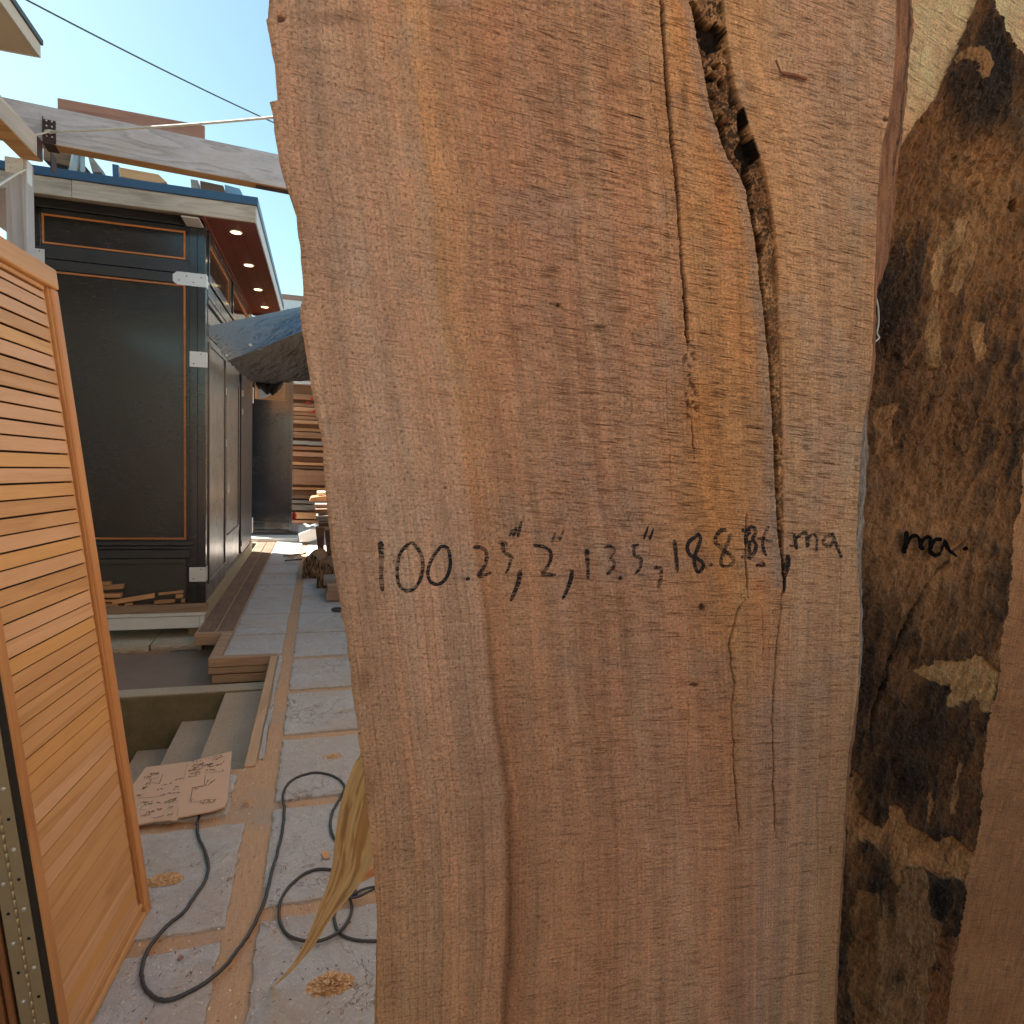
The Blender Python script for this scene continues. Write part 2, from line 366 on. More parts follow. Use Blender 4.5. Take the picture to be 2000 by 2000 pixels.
# steps and walls
mb = MB()
for k in range(5):
    x1 = -.324-(0 if k == 0 else .276+.27*(k-1)); x0 = -.60-.27*k; z = -.18*(k+1)
    mb.box((x0, 3.135, -.94), (x1-(.002 if k else 0), 4.645, z))
single('concrete_steps', mb, M['conc'], 'rough concrete steps going down beside the path, under the cardboard sheet', 'steps', bevel=.008)
mb = MB(); mb.box((-3.2, 4.648, -.94), (-.33, 4.798, -.178)); single('retaining_wall', mb, M['moss'], 'low mossy concrete wall behind the steps with a paler top', 'wall', bevel=.008)
mb = MB(); mb.box((-3.2, 4.655, -.177), (-.36, 4.79, -.170)); o = mb.build('coping', M['conc_light'], None); o.parent = bpy.data.objects['retaining_wall']; o.matrix_parent_inverse = Matrix.Translation(-bpy.data.objects['retaining_wall'].location)
def rough_slab(x0, x1, y0, y1, z0, z1, label, seed):
    mb = MB(); nx, ny = 30, 8
    def top(i, j):
        x = x0+(x1-x0)*i/nx; y = y0+(y1-y0)*j/ny
        return (x+.004*random.random(), y+(.014*float(fbm(np.array(x*14.), np.array(0.+seed), 3, seed)) if j == 0 else 0), z1+.004*random.random())
    P = [[top(i, j) for i in range(nx+1)] for j in range(ny+1)]
    mb.grid(P, 0, False)
    F = []
    for k in range(7):
        t = k/6; row = []
        for i in range(nx+1):
            x, y, z = P[0][i]; bul = .022*float(fbm(np.array(x*22.), np.array(t*3+seed), 4, seed))
            row.append((x, y-bul*math.sin(math.pi*min(1, t*1.0+.05)), z+(z0-z)*t+(.02*random.random() if k == 6 else 0)))
        F.append(row)
    mb.grid(F[::-1], 0, False); 
    mb.box((x0+.01, y0+.03, z0), (x1-.01, y1, z1-.004))
    return single('concrete_slab', mb, M['conc_light'], label, 'concrete slab', 'broken slabs under the black booth')
rough_slab(-1.303, -.925, 5.74, 6.7, -.205+.0, -.135, 'broken concrete slab end under the corner of the white base board, beside the path', 3)
rough_slab(-2.3, -1.315, 5.72, 6.7, -.212, -.142, 'longer broken concrete slab under the white base board, partly behind the louvred door', 9)
mb = MB(); mb.box((-1.44, 5.75, -.200), (-1.0, 6.0, -.214)); 
mb = MB(); mb.box((-1.06, 5.95, -.133), (-.94, 6.15, -.052)); single('support_block', mb, M['board_tan'], 'squared timber block between the concrete slab and the white base board', 'block', bevel=.004)
mb = MB(); mb.box((-1.46, 5.70, -.199), (-1.15, 5.9, -.185)); single('timber_offcut', mb, M['board_tan'], 'thin reddish timber strip lying under the broken concrete slabs', 'offcut')
mb = MB(); c = PY(402, 1241, 5.72)
for k in range(3):
    pass
bm = bmesh.new(); bmesh.ops.create_icosphere(bm, subdivisions=2, radius=.042)
for v in bm.verts: v.co *= 1+.35*(random.random()-.5)
mb = MB(); mb.add([v.co+c for v in bm.verts], [[v.index for v in f.verts] for f in bm.faces]); bm.free()
single('plastic_bag', mb, M['wrap'], 'small crumpled pale plastic bag at the corner of the booth base', 'bag')

# ================================================================ black booth
B = thing('black_booth', 'black painted booth with orange trim, blue edged roof and red soffit', 'booth', (-1.55, 7.9, -.05))
FY = 5.93; RX = -.92; LX = -2.17; BY = 9.92
mb = MB(); mb.box((LX+.01, 5.975, .16), (RX-.03, BY, 3.34)); mb.build('wall', M['black'], B)
mb = MB(); mb.box((RX-.125, FY, .165), (RX-.001, 6.02, 3.27)); mb.build('corner_post', M['black'], B, .004)
mb = MB(); mb.box((RX-.066, FY-.0015, .17), (RX-.062, FY+.01, 3.26)); mb.build('groove', M['hole'], B)
mb = MB(); mb.box((LX, FY+.002, .165), (LX+.09, 6.0, 3.27)); mb.build('corner_post', M['black'], B, .004)
mb = MB(); mb.box((LX-.02, FY-.02, 3.272), (RX+.004, 5.99, 3.338)); mb.build('head_beam', M['black_h'], B, .004)
XL, XR = LX+.09, RX-.125
mb = MB(); mb.box((XL, FY+.012, 3.235), (XR, 5.99, 3.27)); mb.box((XL, FY+.012, 2.90), (XR, 5.99, 3.005)); mb.box((XL, FY+.006, 2.815), (XR, 5.99, 2.893)); mb.build('rail', M['black_h'], B, .003)
mb = MB(); mb.box((XL, FY+.02, 3.0), (XR, 5.99, 3.24)); mb.build('upper_panel', M['black'], B)
mb = MB(); mb.box((XL, FY+.022, .71), (XR, 5.99, 2.80)); mb.build('main_panel', M['black'], B)
def trimframe(x0, x1, z0, z1, w_, mat):
    mb = MB(); y0, y1 = FY+.008, FY+.021
    mb.box((x0, y0, z1-w_), (x1, y1, z1)); mb.box((x0, y0, z0), (x1, y1, z0+w_)); mb.box((x0, y0, z0+w_), (x0+w_, y1, z1-w_)); mb.box((x1-w_, y0, z0+w_), (x1, y1, z1-w_))
    return mb.build('trim', mat, B, .002)
trimframe(XL+.004, XR-.028, 3.008, 3.232, .014, M['trim'])
trimframe(XL+.004, XR-.028, .705, 2.808, .016, M['trim'])
mb = MB(); mb.box((XR-.028, FY+.013, .165), (XR, 5.99, 3.235)); mb.build('stile', M['black'], B, .002)
mb = MB(); mb.box((XL, FY-.012, .655), (XR+.03, 5.99, .690)); mb.box((XL, FY-.004, .622), (XR+.02, 5.99, .650)); mb.box((XL, FY+.004, .545), (XR-.0, 5.99, .618)); mb.build('sill', M['black_h'], B, .006)
mb = MB(); mb.box((XL, FY+.006, .50), (XR-.03, 5.99, .541)); mb.box((XL, FY+.028, .165), (XR-.03, 5.99, .498)); mb.build('lower_panel', black_paint('black_grain', 0, .5, (.012, .011, .010)), B, .003)
# plinth
mb = MB(); mb.box((LX-.05, 5.885, .095), (RX+.012, 5.99, .158)); mb.build('plinth_cap', M['board_tan'], B, .003)
mb = MB(); mb.box((LX-.05, 5.90, -.048), (RX-.045, 5.96, .052)); mb.box((RX-.043, 5.90, -.048), (RX-.012, 5.96, .052)); mb.build('base_board', M['white_paint'], B, .003)
mb = MB(); mb.box((LX-.05, 5.893, .056), (RX-.002, 5.96, .090)); mb.build('base_moulding', M['white_paint'], B, .006)
mb = MB(); mb.prism([(RX-.01, 5.962, -.048), (RX-.01, BY, -.048), (RX-.001, BY, .16), (RX-.001, 5.962, .16)], (-.06, 0, 0)); mb.build('base_board', plain('side_base', (.46, .42, .30), .7, 0, .25, 25, .4), B)
# right side: doors, windows
S = RX
mb = MB(); mb.box((S-.04, 6.022, .165), (S-.001, 7.08, 2.50)); mb.build('side_panel', M['black_side'], B, .003)
def frame_side(y0, y1, z0, z1, w_, mat, name, x0=None, d=.012):
    mb = MB(); x0 = S-.001 if x0 is None else x0
    mb.box((x0, y0, z1-w_), (x0+d, y1, z1)); mb.box((x0, y0, z0), (x0+d, y1, z0+w_)); mb.box((x0, y0, z0+w_), (x0+d, y0+w_, z1-w_)); mb.box((x0, y1-w_, z0+w_), (x0+d, y1, z1-w_))
    return mb.build(name, mat, B, .002)
frame_side(6.05, 7.06, .30, 2.38, .028, M['black_side'], 'panel_moulding')
mb = MB(); mb.box((S-.04, 7.10, .21), (S-.006, 8.30, 2.42)); d = mb.build('door', M['black_side'], B, .004)
mb = MB(); x0 = S-.005
for (a, b, e, f_) in ((7.14, 8.26, 2.20, 2.26), (7.14, 8.26, .52, .58), (7.14, 7.20, .58, 2.20), (8.20, 8.26, .58, 2.20)): mb.box((x0, a, e), (x0+.010, b, f_))
mb.build('moulding', M['black_side'], d, .003)
mb = MB(); mb.box((x0, 7.15, 1.02), (x0+.03, 7.19, 1.12)); mb.build('handle', M['zinc'], d, .004)
for z in (2.02, 1.50, .30):
    mb = MB(); mb.box((S-.004, 7.085, z), (S+.012, 7.098, z+.075)); mb.build('hinge', M['zinc'], d)
mb = MB(); mb.box((S-.05, 8.302, .19), (S-.025, 8.50, 2.46)); mb.build('door_gap', M['hole'], B)
mb = MB(); mb.box((S-.04, 8.50, .21), (S-.002, 9.80, 2.42)); d2 = mb.build('door', plain('shed_door', (.05, .042, .045), .3, 0, .2, 8, .1), B, .004)
for z in (2.12, 1.9, .28):
    mb = MB(); mb.box((S-.001, 8.51, z), (S+.014, 8.54, z+.07)); mb.build('hinge', M['zinc'], d2)
for bx_ in (((S-.035, 8.52, .19), (S, 9.8, .209)), ((S-.035, 6.03, 2.425), (S+.01, BY, 2.49)), ((S-.03, 6.022, 2.51), (S+.004, BY, 2.66)), ((S-.03, 6.022, 2.69), (S+.010, BY, 2.73)), ((S-.03, 6.022, 2.75), (S+.004, BY, 2.85)), ((S-.03, 6.022, 2.87), (S+.012, BY, 2.905))):
    mb = MB(); mb.box(*bx_); mb.build('side_rail', M['black_rail'], B, .003)
mb = MB(); mb.box((S-.03, 6.022, 3.255), (S+.010, BY, 3.297)); mb.build('side_rail', M['black_rail'], B, .003)
for (a, b) in ((6.06, 7.46), (7.62, 9.70)):
    f_ = frame_side(a, b, 2.91, 3.25, .045, M['black_rail'], 'window', S-.02, .026)
    mb = MB(); x0 = S-.016
    for (c0, c1, e, g) in ((a+.05, b-.05, 3.19, 3.202), (a+.05, b-.05, 2.957, 2.97), (a+.05, a+.064, 2.97, 3.19), (b-.064, b-.05, 2.97, 3.19)): mb.box((x0, c0, e), (x0+.01, c1, g))
    mb.build('window_trim', M['trim'], f_)
    mb = MB(); mb.box((S-.028, a+.045, 2.957), (S-.018, b-.045, 3.205)); mb.build('pane', M['glass'], f_)
# galvanised corner straps with screws
def strap(px0, pz0, px1, pz1, oct_=False, side=.07):
    mb = MB(); y = FY-.0035; c = .03 if oct_ else .002
    poly = [(px0+c, y, pz0), (px1, y, pz0), (px1, y, pz1), (px0+c, y, pz1), (px0, y, pz1-c*.9), (px0, y, pz0+c*.9)]
    mb.prism(poly, (0, .003, 0)); s_ = mb
    if side: mb.box((px1-.001, y, pz0+.004), (px1+.002, y+side, pz1+.002))
    o = mb.build('corner_strap', M['galv'], B)
    mb = MB()
    for (u, v) in ((.18, .35), (.42, .72), (.62, .28), (.86, .70)) if oct_ else ((.25, .2), (.7, .85)):
        x = px0+(px1-px0)*u; z = pz0+(pz1-pz0)*v
        mb = MB(); mb.tube([(x, y-.0025, z), (x, y+.001, z)], .0048, 8); mb.build('screw', M['hole'], o)
    return o
strap(-1.165, 2.800, RX+.001, 2.905, True, .16)
strap(-1.042, 2.150, RX+.001, 2.275)
strap(-1.048, .345, RX+.001, .470)
strap(-2.17, 2.845, -2.055, 2.96, False, 0)
for z, y in ((2.13, 9.80), (.28, 9.80)):
    mb = MB(); mb.box((S-.001, y, z), (S+.006, y+.11, z+.22)); mb.build('corner_strap', M['galv'], B)
# roof
mb = MB(); mb.box((LX-.50, 5.66, 3.345), (-.53, 9.48, 3.42)); mb.build('roof_deck', M['fascia'], B)
for (a, b) in ((LX-.52, -1.78), (-1.777, -.515)):
    mb = MB(); mb.box((a, 5.645, 3.283), (b, 5.675, 3.409)); mb.build('fascia', M['fascia'], B, .003)
mb = MB(); mb.box((-.523, 5.676, 3.290), (-.510, 9.50, 3.412)); mb.build('fascia', plain('pale_fascia', (.55, .60, .66), .5), B, .002)
mb = MB(); mb.box((LX-.53, 5.632, 3.411), (-.498, 9.52, 3.474)); mb.build('roof_edge', M['blue_metal'], B, .004)
mb = MB()
for k in range(3): mb.box((-.918+k*.132, 5.69, 3.298), (-.918+k*.132+.129, 9.46, 3.312))
mb.build('soffit', M['soffit'], B, .002)
mb = MB(); mb.box((-.918, 5.69, 3.284), (-.893, 9.46, 3.297)); mb.box((-.893, 9.42, 3.27), (-.53, 9.46, 3.297)); mb.build('soffit_trim', M['soffit'], B, .002)
mb = MB(); mb.box((LX-.49, 5.69, 3.30), (LX-.03, 9.46, 3.312)); mb.build('soffit', M['soffit'], B)
mb = MB(); mb.box((-1.06, 5.70, 3.268), (-.935, 5.92, 3.279)); mb.build('bracket', M['galv'], B)
mb = MB(); mb.box((-.90, 9.93, 2.2), (-.5, 9.96, 3.29)); mb.build('end_panel', M['fresh'], B)
for y in (6.0, 7.0, 8.0, 8.93):
    mb = MB(); seg = 20; c = Vector((-.70, y, 3.297))
    mb.tube([c+Vector((0, 0, .001)), c-Vector((0, 0, .006))], .052, seg); o = mb.build('downlight', M['white_paint'], B)
    mb = MB(); mb.tube([c-Vector((0, 0, .004)), c-Vector((0, 0, .0085))], .040, seg); mb.build('bulb', M['lamp'], o)

# things on the booth roof
def board(name, label, cat, a, b, wv, hv, mat, group=None, bev=.003):
    a, b = Vector(a), Vector(b); mb = MB(); mb.obox(a, b-a, wv, hv)
    return single(name, mb, mat, label, cat, group, bev)
def pxz(px, py, y): return PY(px, py, y)
ZR = 3.478
p1 = PY(82, 322, 6.1); 
mb = MB()
for k, (a, b, z0, z1, mt) in enumerate(((84, 150, 290, 322, 'w'),)):
    q = [PY(84, 288, 6.15), PY(150, 303, 6.15), PY(148, 328, 6.15), PY(84, 312, 6.15)]; mb.prism(q, (0, .5, 0))
single('timber_block', mb, M['stack_dark'], 'dark weathered timber block on the booth roof beside the post', 'timber', 'things stored on the booth roof', .006)
for k, (x0, x1, lab) in enumerate(((132, 146, 'thick pale grey pipe leaning on the booth roof, left of two'), (157, 168, 'thinner pale pipe standing on the booth roof, right of two'))):
    mb = MB(); a = PY(x0+4, 334, 6.0); b = PY(x0+18 if k == 0 else x0+4, 296, 6.1); a.z = ZR; mb.tube([a, b], .030 if k == 0 else .018, 12)
    single('pipe', mb, plain('pipe_grey%d' % k, (.42, .44, .42), .4), lab, 'pipe', 'things stored on the booth roof')
mb = MB(); mb.prism([PY(172, 306, 6.3), PY(180, 306, 6.3), PY(197, 336, 6.3), PY(180, 336, 6.3)], (0, .3, 0)); single('timber_strut', mb, M['stack_grey'], 'grey sloping timber strut beside the pipes on the booth roof', 'timber', 'things stored on the booth roof')
mb = MB(); mb.prism([PY(219, 320, 6.4), PY(231, 322, 6.4), PY(232, 345, 6.4), PY(220, 344, 6.4)], (0, .3, 0)); single('timber_post', mb, M['blue_metal'], 'short blue painted post standing on the booth roof', 'post', 'things stored on the booth roof')
mb = MB(); mb.prism([PY(232, 326, 6.2), PY(309, 340, 6.2), PY(326, 356, 6.2), PY(300, 358, 6.2), PY(236, 345, 6.2)], (0, .5, 0)); single('timber_plank', mb, M['fresh'], 'light brown plank end with bark streaks on the booth roof', 'timber', 'things stored on the booth roof', .004)
mb = MB(); mb.prism([PY(372, 350, 6.3), PY(386, 352, 6.3), PY(390, 372, 6.3), PY(374, 370, 6.3)], (0, .3, 0)); single('timber_post', mb, M['stack_grey'], 'short grey post on the booth roof left of the dark block', 'post', 'things stored on the booth roof')
mb = MB(); mb.prism([PY(390, 352, 6.2), PY(436, 362, 6.2), PY(441, 382, 6.2), PY(392, 374, 6.2)], (0, .5, 0)); single('timber_block', mb, M['stack_dark'], 'dark brown timber block on the booth roof near its right end', 'timber', 'things stored on the booth roof', .006)
mb = MB(); mb.prism([PY(438, 360, 6.25), PY(468, 368, 6.25), PY(476, 384, 6.25), PY(441, 379, 6.25)], (0, .35, 0)); single('storage_box', mb, M['teal'], 'pale blue box on the booth roof right of the dark block', 'box', 'things stored on the booth roof', .004)

# ================================================================ timber frame in front of the booth
TF = thing('pergola', 'weathered grey pergola post carrying a long beam and a cross beam with steel brackets', 'frame', (-1.45, 3.85, 0))
PYY = 3.8
a = PY(8, 304, PYY); b = PY(50, 304, PYY); ztop = a.z
mb = MB(); mb.box((a.x, PYY, 0), (b.x, PYY+.09, ztop)); mb.build('post', M['grey_z'], TF, .004)
# cross beam running towards the viewer
s1 = PZ(85, 318, ztop); s2 = PZ(31, 262, ztop); sx = (s1.x+s2.x)/2; hx = .184
mb = MB(); mb.box((sx-.09, -1.0, ztop+.001), (sx, s1.y, ztop+.098)); mb.build('cross_beam', M['grey_y'], TF, .004)
mb = MB(); mb.box((sx-.088, -1.0, ztop-.0005), (sx-.002, s1.y-.004, ztop+.0)); 
# long beam
q0 = PY(64, 274, PYY); q1 = PY(555, 367, PYY+.13); dv = (q1-q0); dv.normalize(); q0 = q0+dv*((sx+.004-q0.x)/dv.x); qL = q0-dv*.9
t0 = PY(64, 201, PYY); hgt = t0.z-PY(64, 274, PYY).z
L_ = 3.5; bdir = Vector((-dv.y, dv.x, 0)).normalized()
mb = MB(); mb.obox(qL, dv*L_, bdir*.085, Vector((0, 0, hgt))); mb.build('long_beam', M['grey_x'], TF, .004)
mb = MB(); mb.obox(q0-Vector((0, 0, .002))+bdir*.003, dv*(L_-.9), bdir*.079, Vector((0, 0, .0015))); mb.build('beam_underside', M['under'], TF)
mb = MB(); mb.box((sx-.087, -1.0, ztop-.002), (sx-.003, s1.y-.01, ztop)); mb.build('beam_underside', M['under'], TF)
# hanger
mb = MB(); h0 = q0-bdir*.004
mb.obox(h0+Vector((0, 0, -.004)), dv*.004, bdir*.10, Vector((0, 0, hgt*.72)))
mb.obox(h0+Vector((0, 0, .0)), dv*.055, -bdir*.003, Vector((0, 0, hgt*.62)))
mb.obox(h0+Vector((0, 0, -.006)), dv*.05, bdir*.10, Vector((0, 0, .004)))
mb.box((sx+.001, q0.y-.06, ztop+.0), (sx+.004, q0.y-.004, ztop+.092)); mb.box((sx+.001, q0.y+.10, ztop+.0), (sx+.004, q0.y+.17, ztop+hgt*.5))
hg = mb.build('joist_hanger', M['rusty'], TF)
mb = MB()
for i in range(4):
    for j in range(2):
        c = h0+dv*(.018+.022*j)+Vector((0, 0, .03+.024*i)); mb = MB(); mb.tube([c, c-bdir*.006], .004, 6); mb.build('nail', M['zinc'], hg)
sp0 = q0+dv*((PY(500, 360, PYY+.1).x-q0.x)/dv.x); mb = MB(); mb.obox(sp0-Vector((0, 0, .0022))+bdir*.02, dv*.5, bdir*.05, Vector((0, 0, -.004))); mb.build('perforated_strap', M['rusty'], TF)
mb = MB(); zz = ztop; mb.box((a.x+.005, PYY-.003, zz-.075), (b.x-.012, PYY-.0005, zz-.002)); mb.box((b.x, PYY+.005, zz-.11), (b.x+.003, PYY+.06, zz-.0)); pp = mb.build('post_bracket', M['galv'], TF)
mb = MB()
for (u, v) in ((.15, .25), (.45, .3), (.3, .7), (.75, .75), (.7, .2)):
    c = Vector((a.x+.01+(b.x-a.x-.03)*u, PYY-.003, zz-.01-.06*v)); mb = MB(); mb.tube([c, c-Vector((0, .005, 0))], .0042, 6); mb.build('nail', M['zinc'], pp)
r0 = PY(112, 193, PYY+.09); r1 = PY(400, 250, PYY+.12); r1.z = r0.z+.0; lz = PY(112, 193, PYY+.09).z-PY(112, 219, PYY+.09).z
dz = (PY(399, 249, PYY+.12).z-PY(112, 193, PYY+.09).z)
mb = MB(); mb.obox(Vector((r0.x, r0.y, t0.z+.002)), Vector((r1.x-r0.x, r1.y-r0.y, 0)), bdir*.03, Vector((0, 0, max(.045, r0.z-t0.z+.004)))); single('loose_board', mb, M['redboard'], 'reddish board lying along the top of the long grey beam', 'board', bevel=.003)
def sag(a, b, s, n=24):
    a, b = Vector(a), Vector(b); return [a.lerp(b, i/n)-Vector((0, 0, s*4*(i/n)*(1-i/n))) for i in range(n+1)]
a0 = PY(96, 257, PYY-.02); b0 = PY(530, 221, 3.1); e0 = b0+(b0-a0)*.5
mb = MB(); mb.tube(sag(PY(56, 264, PYY-.02), a0, .004, 6), .004, 6); mb.tube(sag(a0, e0, .02), .0055, 8); mb.tube([a0-Vector((.02, 0, 0)), a0, a0+Vector((.03, -.002, .004))], [.004, .010, .006], 8)
single('guy_rope', mb, M['rope'], 'white rope tied to the beam end and stretched across the long beam', 'rope')
mb = MB(); mb.tube([PY(52, 330, PYY-.01), PY(38, 336, PYY-.05), PY(0, 360, PYY-.5), PY(-60, 395, PYY-1.1)], .005, 8); single('guy_rope', mb, M['rope'], 'white rope tied to the post and running out to the left edge', 'rope')
mb = MB(); A = PY(82, 0, 7.); Bq = PY(530, 229, 9.); mb.tube(sag(A+(A-Bq)*.6, Bq+(Bq-A)*.4, .08, 40), .0085, 6); single('overhead_cable', mb, M['wire'], 'thin dark cable crossing the sky above the beam', 'cable')
# eave of the house at upper left
NR = thing('house_roof', 'corner of a cream roof eave with pale fascia in the upper left of the sky', 'roof', (-2.5, 3, 3.6))
c1 = PY(80, 114, 4.5); c2 = PY(82, 88, 4.5); yb = PY(0, 95, 4.5)
mb = MB(); mb.box((-5, -3, c1.z+.002), (c1.x-.018, 4.5-.012, c1.z+.10)); mb.build('soffit', M['cream'], NR)
mb = MB(); mb.box((c1.x-.017, -3, c1.z), (c1.x, 4.5, c2.z)); mb.build('fascia', plain('fasc_pale', (.55, .50, .42), .6), NR, .002)
mb = MB(); mb.box((-5, 4.49, c1.z), (c1.x-.018, 4.5, c2.z)); mb.build('fascia', M['white_paint'], NR)
mb = MB(); mb.box((-5, -3, c2.z+.002), (c1.x+.01, 4.51, c2.z+.03)); mb.build('roofing', M['wire'], NR)
# ================================================================ louvred door leaning at the left (local axes: x = width towards viewer, y = outwards face, z = up)
P0 = Vector((-.5, 2.197, 0.004)); uz = Vector((-.129, .036, .991)).normalized(); wx = Vector((-.085, -.995, .057)); wx = (wx-uz*wx.dot(uz)).normalized(); fy = uz.cross(wx).normalized()
if fy.x < 0: fy = -fy
# fy points to +X (the face we see); right-handed frame: x=wx, y=wz cross?
m4 = Matrix((wx, uz.cross(wx), uz)).transposed().to_4x4(); m4.translation = P0
sgn = 1 if uz.cross(wx).dot(fy) > 0 else -1
DR = thing('louvred_door', 'orange cedar louvred folding door leaning in the left foreground with a steel piano hinge', 'door', mat4=m4); DR['_local'] = 1
def Dy(v): return v*sgn
T_ = .046; HT = 2.017; WD = .575
def dbox(mb, x0, x1, y0, y1, z0, z1):
    ya, yb = sorted((Dy(y0), Dy(y1))); mb.box((x0, ya, z0), (x1, yb, z1))
def panel(off, front):
    for (x0, x1) in ((0, .040), (.540, WD)):
        mb = MB(); dbox(mb, x0, x1, off-T_, off, .0, HT-.062); mb.build('stile', M['cedar_v'], DR, .007, 3)
    mb = MB(); dbox(mb, 0, WD, off-T_, off+.004, HT-.061, HT); mb.build('top_rail', M['cedar_x'], DR, .007, 3)
    mb = MB(); dbox(mb, .041, .539, off-T_, off-.003, 0, .020); dbox(mb, .041, .539, off-T_, off-.012, .020, .036); dbox(mb, .041, .539, off-T_, off-.008, .036, .052); mb.build('bottom_rail', M['cedar_x'], DR, .004)
    for (x0, x1) in ((.041, .049), (.052, .062)):
        mb = MB(); dbox(mb, x0, x1, off-T_+.004, off-(.008 if x0 < .05 else .016), .052, HT-.062); mb.build('inner_bead', M['cedar_v'], DR, .002)
    mb = MB(); dbox(mb, .062, .540, off-T_+.004, off-.010, HT-.075, HT-.062); mb.build('inner_bead', M['cedar_x'], DR, .003)
    mb = MB(); dbox(mb, .062, .540, off-T_+.004, off-T_+.008, .052, HT-.075); mb.build('backing', M['dark_edge'], DR)
M['cedar_x'] = wood('cedar_x', (.80, .49, .23), (.52, .27, .10), 0, 1.2, .5, .15, 7, blotch=.4, rnd=.08)
panel(0, True)
PIT = .0405
SL = [M['cedar_x'], wood('cedar_pink', (.84, .54, .31), (.58, .33, .16), 0, 1.4, .5, .15, 6, blotch=.5, rnd=.05), wood('cedar_gold', (.84, .51, .20), (.58, .30, .10), 0, 1.4, .5, .15, 6, blotch=.5, rnd=.05)]
mb = MB(); z = .054; k = 0
while z < HT-.078:
    hgt_ = min(PIT, HT-.0755-z); off = random.uniform(-.0006, .0006)
    gapz = .0048 if k % 2 == 0 else .0036
    mb.obox((.063, Dy(-.0165+off), z), (.476, 0, 0), (0, Dy(.0045), .0), (0, Dy(-.0035), hgt_-gapz), random.choice((0, 0, 1, 1, 2)))
    z += PIT; k += 1
mb.build('louvres', SL, DR, .0012, 2)
# dark hinge edge, piano hinge and the folded second leaf
mb = MB(); dbox(mb, WD+.0005, WD+.003, -T_, -.006, .0, HT); mb.build('edge_strip', M['dark_edge'], DR)
yH = -T_-.004
mb = MB(); dbox(mb, WD+.0035, WD+.0055, yH+.0035, yH+.029, .105, 1.93); dbox(mb, WD+.0035, WD+.0055, yH-.029, yH-.0035, .105, 1.93); hin = mb.build('piano_hinge', M['brass'], DR)
mb = MB(); pp = []; rr = []; z = .107
while z < 1.925:
    for dz_, r_ in ((0, .0022), (.0006, .0038), (.0205, .0038), (.0215, .0022)): pp.append((WD+.0055, Dy(yH), z+dz_)); rr.append(r_)
    z += .0225
mb.tube(pp, rr, 8); mb.build('knuckle', M['brass'], hin)
z = .125; k = 0
while z < 1.92:
    for s_, par in ((1, 0), (-1, 1)):
        zz = z+(.004 if s_ > 0 else 0); mb = MB()
        if (k+par) % 2 == 0: mb.tube([(WD+.0050, Dy(yH+s_*.016), zz), (WD+.0072, Dy(yH+s_*.016), zz), (WD+.0082, Dy(yH+s_*.016), zz)], [.0052, .0046, .002], 12); mb.build('screw', M['zinc'], hin)
        else: mb.tube([(WD+.0050, Dy(yH+s_*.016), zz), (WD+.0059, Dy(yH+s_*.016), zz)], .0038, 12); mb.build('screw_hole', M['hole'], hin)
    z += .072; k += 1
mb = MB(); o2 = -T_-.008
dbox(mb, 0, WD, o2-.032, o2, .0, HT); mb.build('folded_leaf', M['dark_edge'], DR, .004)
mb = MB(); dbox(mb, .02, WD+.004, o2-.050, o2-.034, .0, HT); dbox(mb, .0, WD+.008, o2-.10, o2-.054, 0, HT); mb.build('folded_leaf', wood('leaf_brown', (.30, .13, .05), (.16, .06, .02), 2, 1, .6), DR, .004)

# ================================================================ cardboard with scribbles
def cardz(p): return p
cTL, cTM, cTR, cR2, cBR, cBM, cBL = (285, 1498), (372, 1487), (453, 1467), (449, 1530), (441, 1574), (345, 1597), (276, 1609)
pts2 = [(285, 1498), (330, 1493), (372, 1487), (412, 1477), (453, 1467), (450, 1500), (447, 1530), (444, 1562), (438, 1575), (415, 1583), (380, 1590), (348, 1596), (345, 1602), (330, 1601), (300, 1604), (276, 1609), (240, 1616), (215, 1619), (225, 1588), (255, 1540)]
def cz(px, py):
    return .022+.018*max(0, 1-abs(px-352)/40)*.3+(.02 if py > 1560 else .0)*max(0, (px-300)/150)
mb = MB(); top = [PZ(x, y, cz(x, y)) for x, y in pts2]
cen = PZ(350, 1545, .03); n_ = len(top)
mb.add(top+[p-Vector((0, 0, .006)) for p in top]+[cen, cen-Vector((0, 0, .006))], [(i, 2*n_, (i+1) % n_) for i in range(n_)]+[(i+n_, (i+1) % n_+n_, 2*n_+1) for i in range(n_)]+[(i, (i+1) % n_, (i+1) % n_+n_, i+n_) for i in range(n_)])
card_m = plain('cardboard', (.74, .51, .36), .85, 0, .07, 12, .15, .2)
CB = single('cardboard_sheet', mb, card_m, 'creased brown cardboard sheet covered in pen notes, lying across the top of the steps', 'cardboard')
def pen(mb, pp, wd, zf, lift=.0012):
    """flat pen line along points given on the surface zf(px,py)"""
    P = [PZ(x, y, zf(x, y)+lift) for x, y in pp]
    for a, b in zip(P[:-1], P[1:]):
        d = (b-a);
        if d.length < 1e-5: continue
        n = Vector((-d.y, d.x, 0)).normalized()*wd/2; d = d.normalized()*wd*.3
        mb.add([a-n-d, b-n+d, b+n+d, a+n-d], [(0, 1, 2, 3)])
rs = random.Random(5); mb = MB(); SCc = 1932/230
def cc(x, y): return (250+x/SCc, 1440+y/SCc)
def czt(x, y): return cz(x, y)+.004
def scrib(x0, y0, x1, y1, h=14, dens=12):
    n = max(2, int(math.hypot(x1-x0, y1-y0)/dens)); pp = []
    for i in range(n+1):
        t = i/n
        if rs.random() < .16 and len(pp) > 1: pen(mb, pp, .0030, czt); pp = []; continue
        pp.append(cc(x0+(x1-x0)*t+rs.uniform(-3, 3), y0+(y1-y0)*t+rs.uniform(-h, h)))
    if len(pp) > 1: pen(mb, pp, .0030, czt)
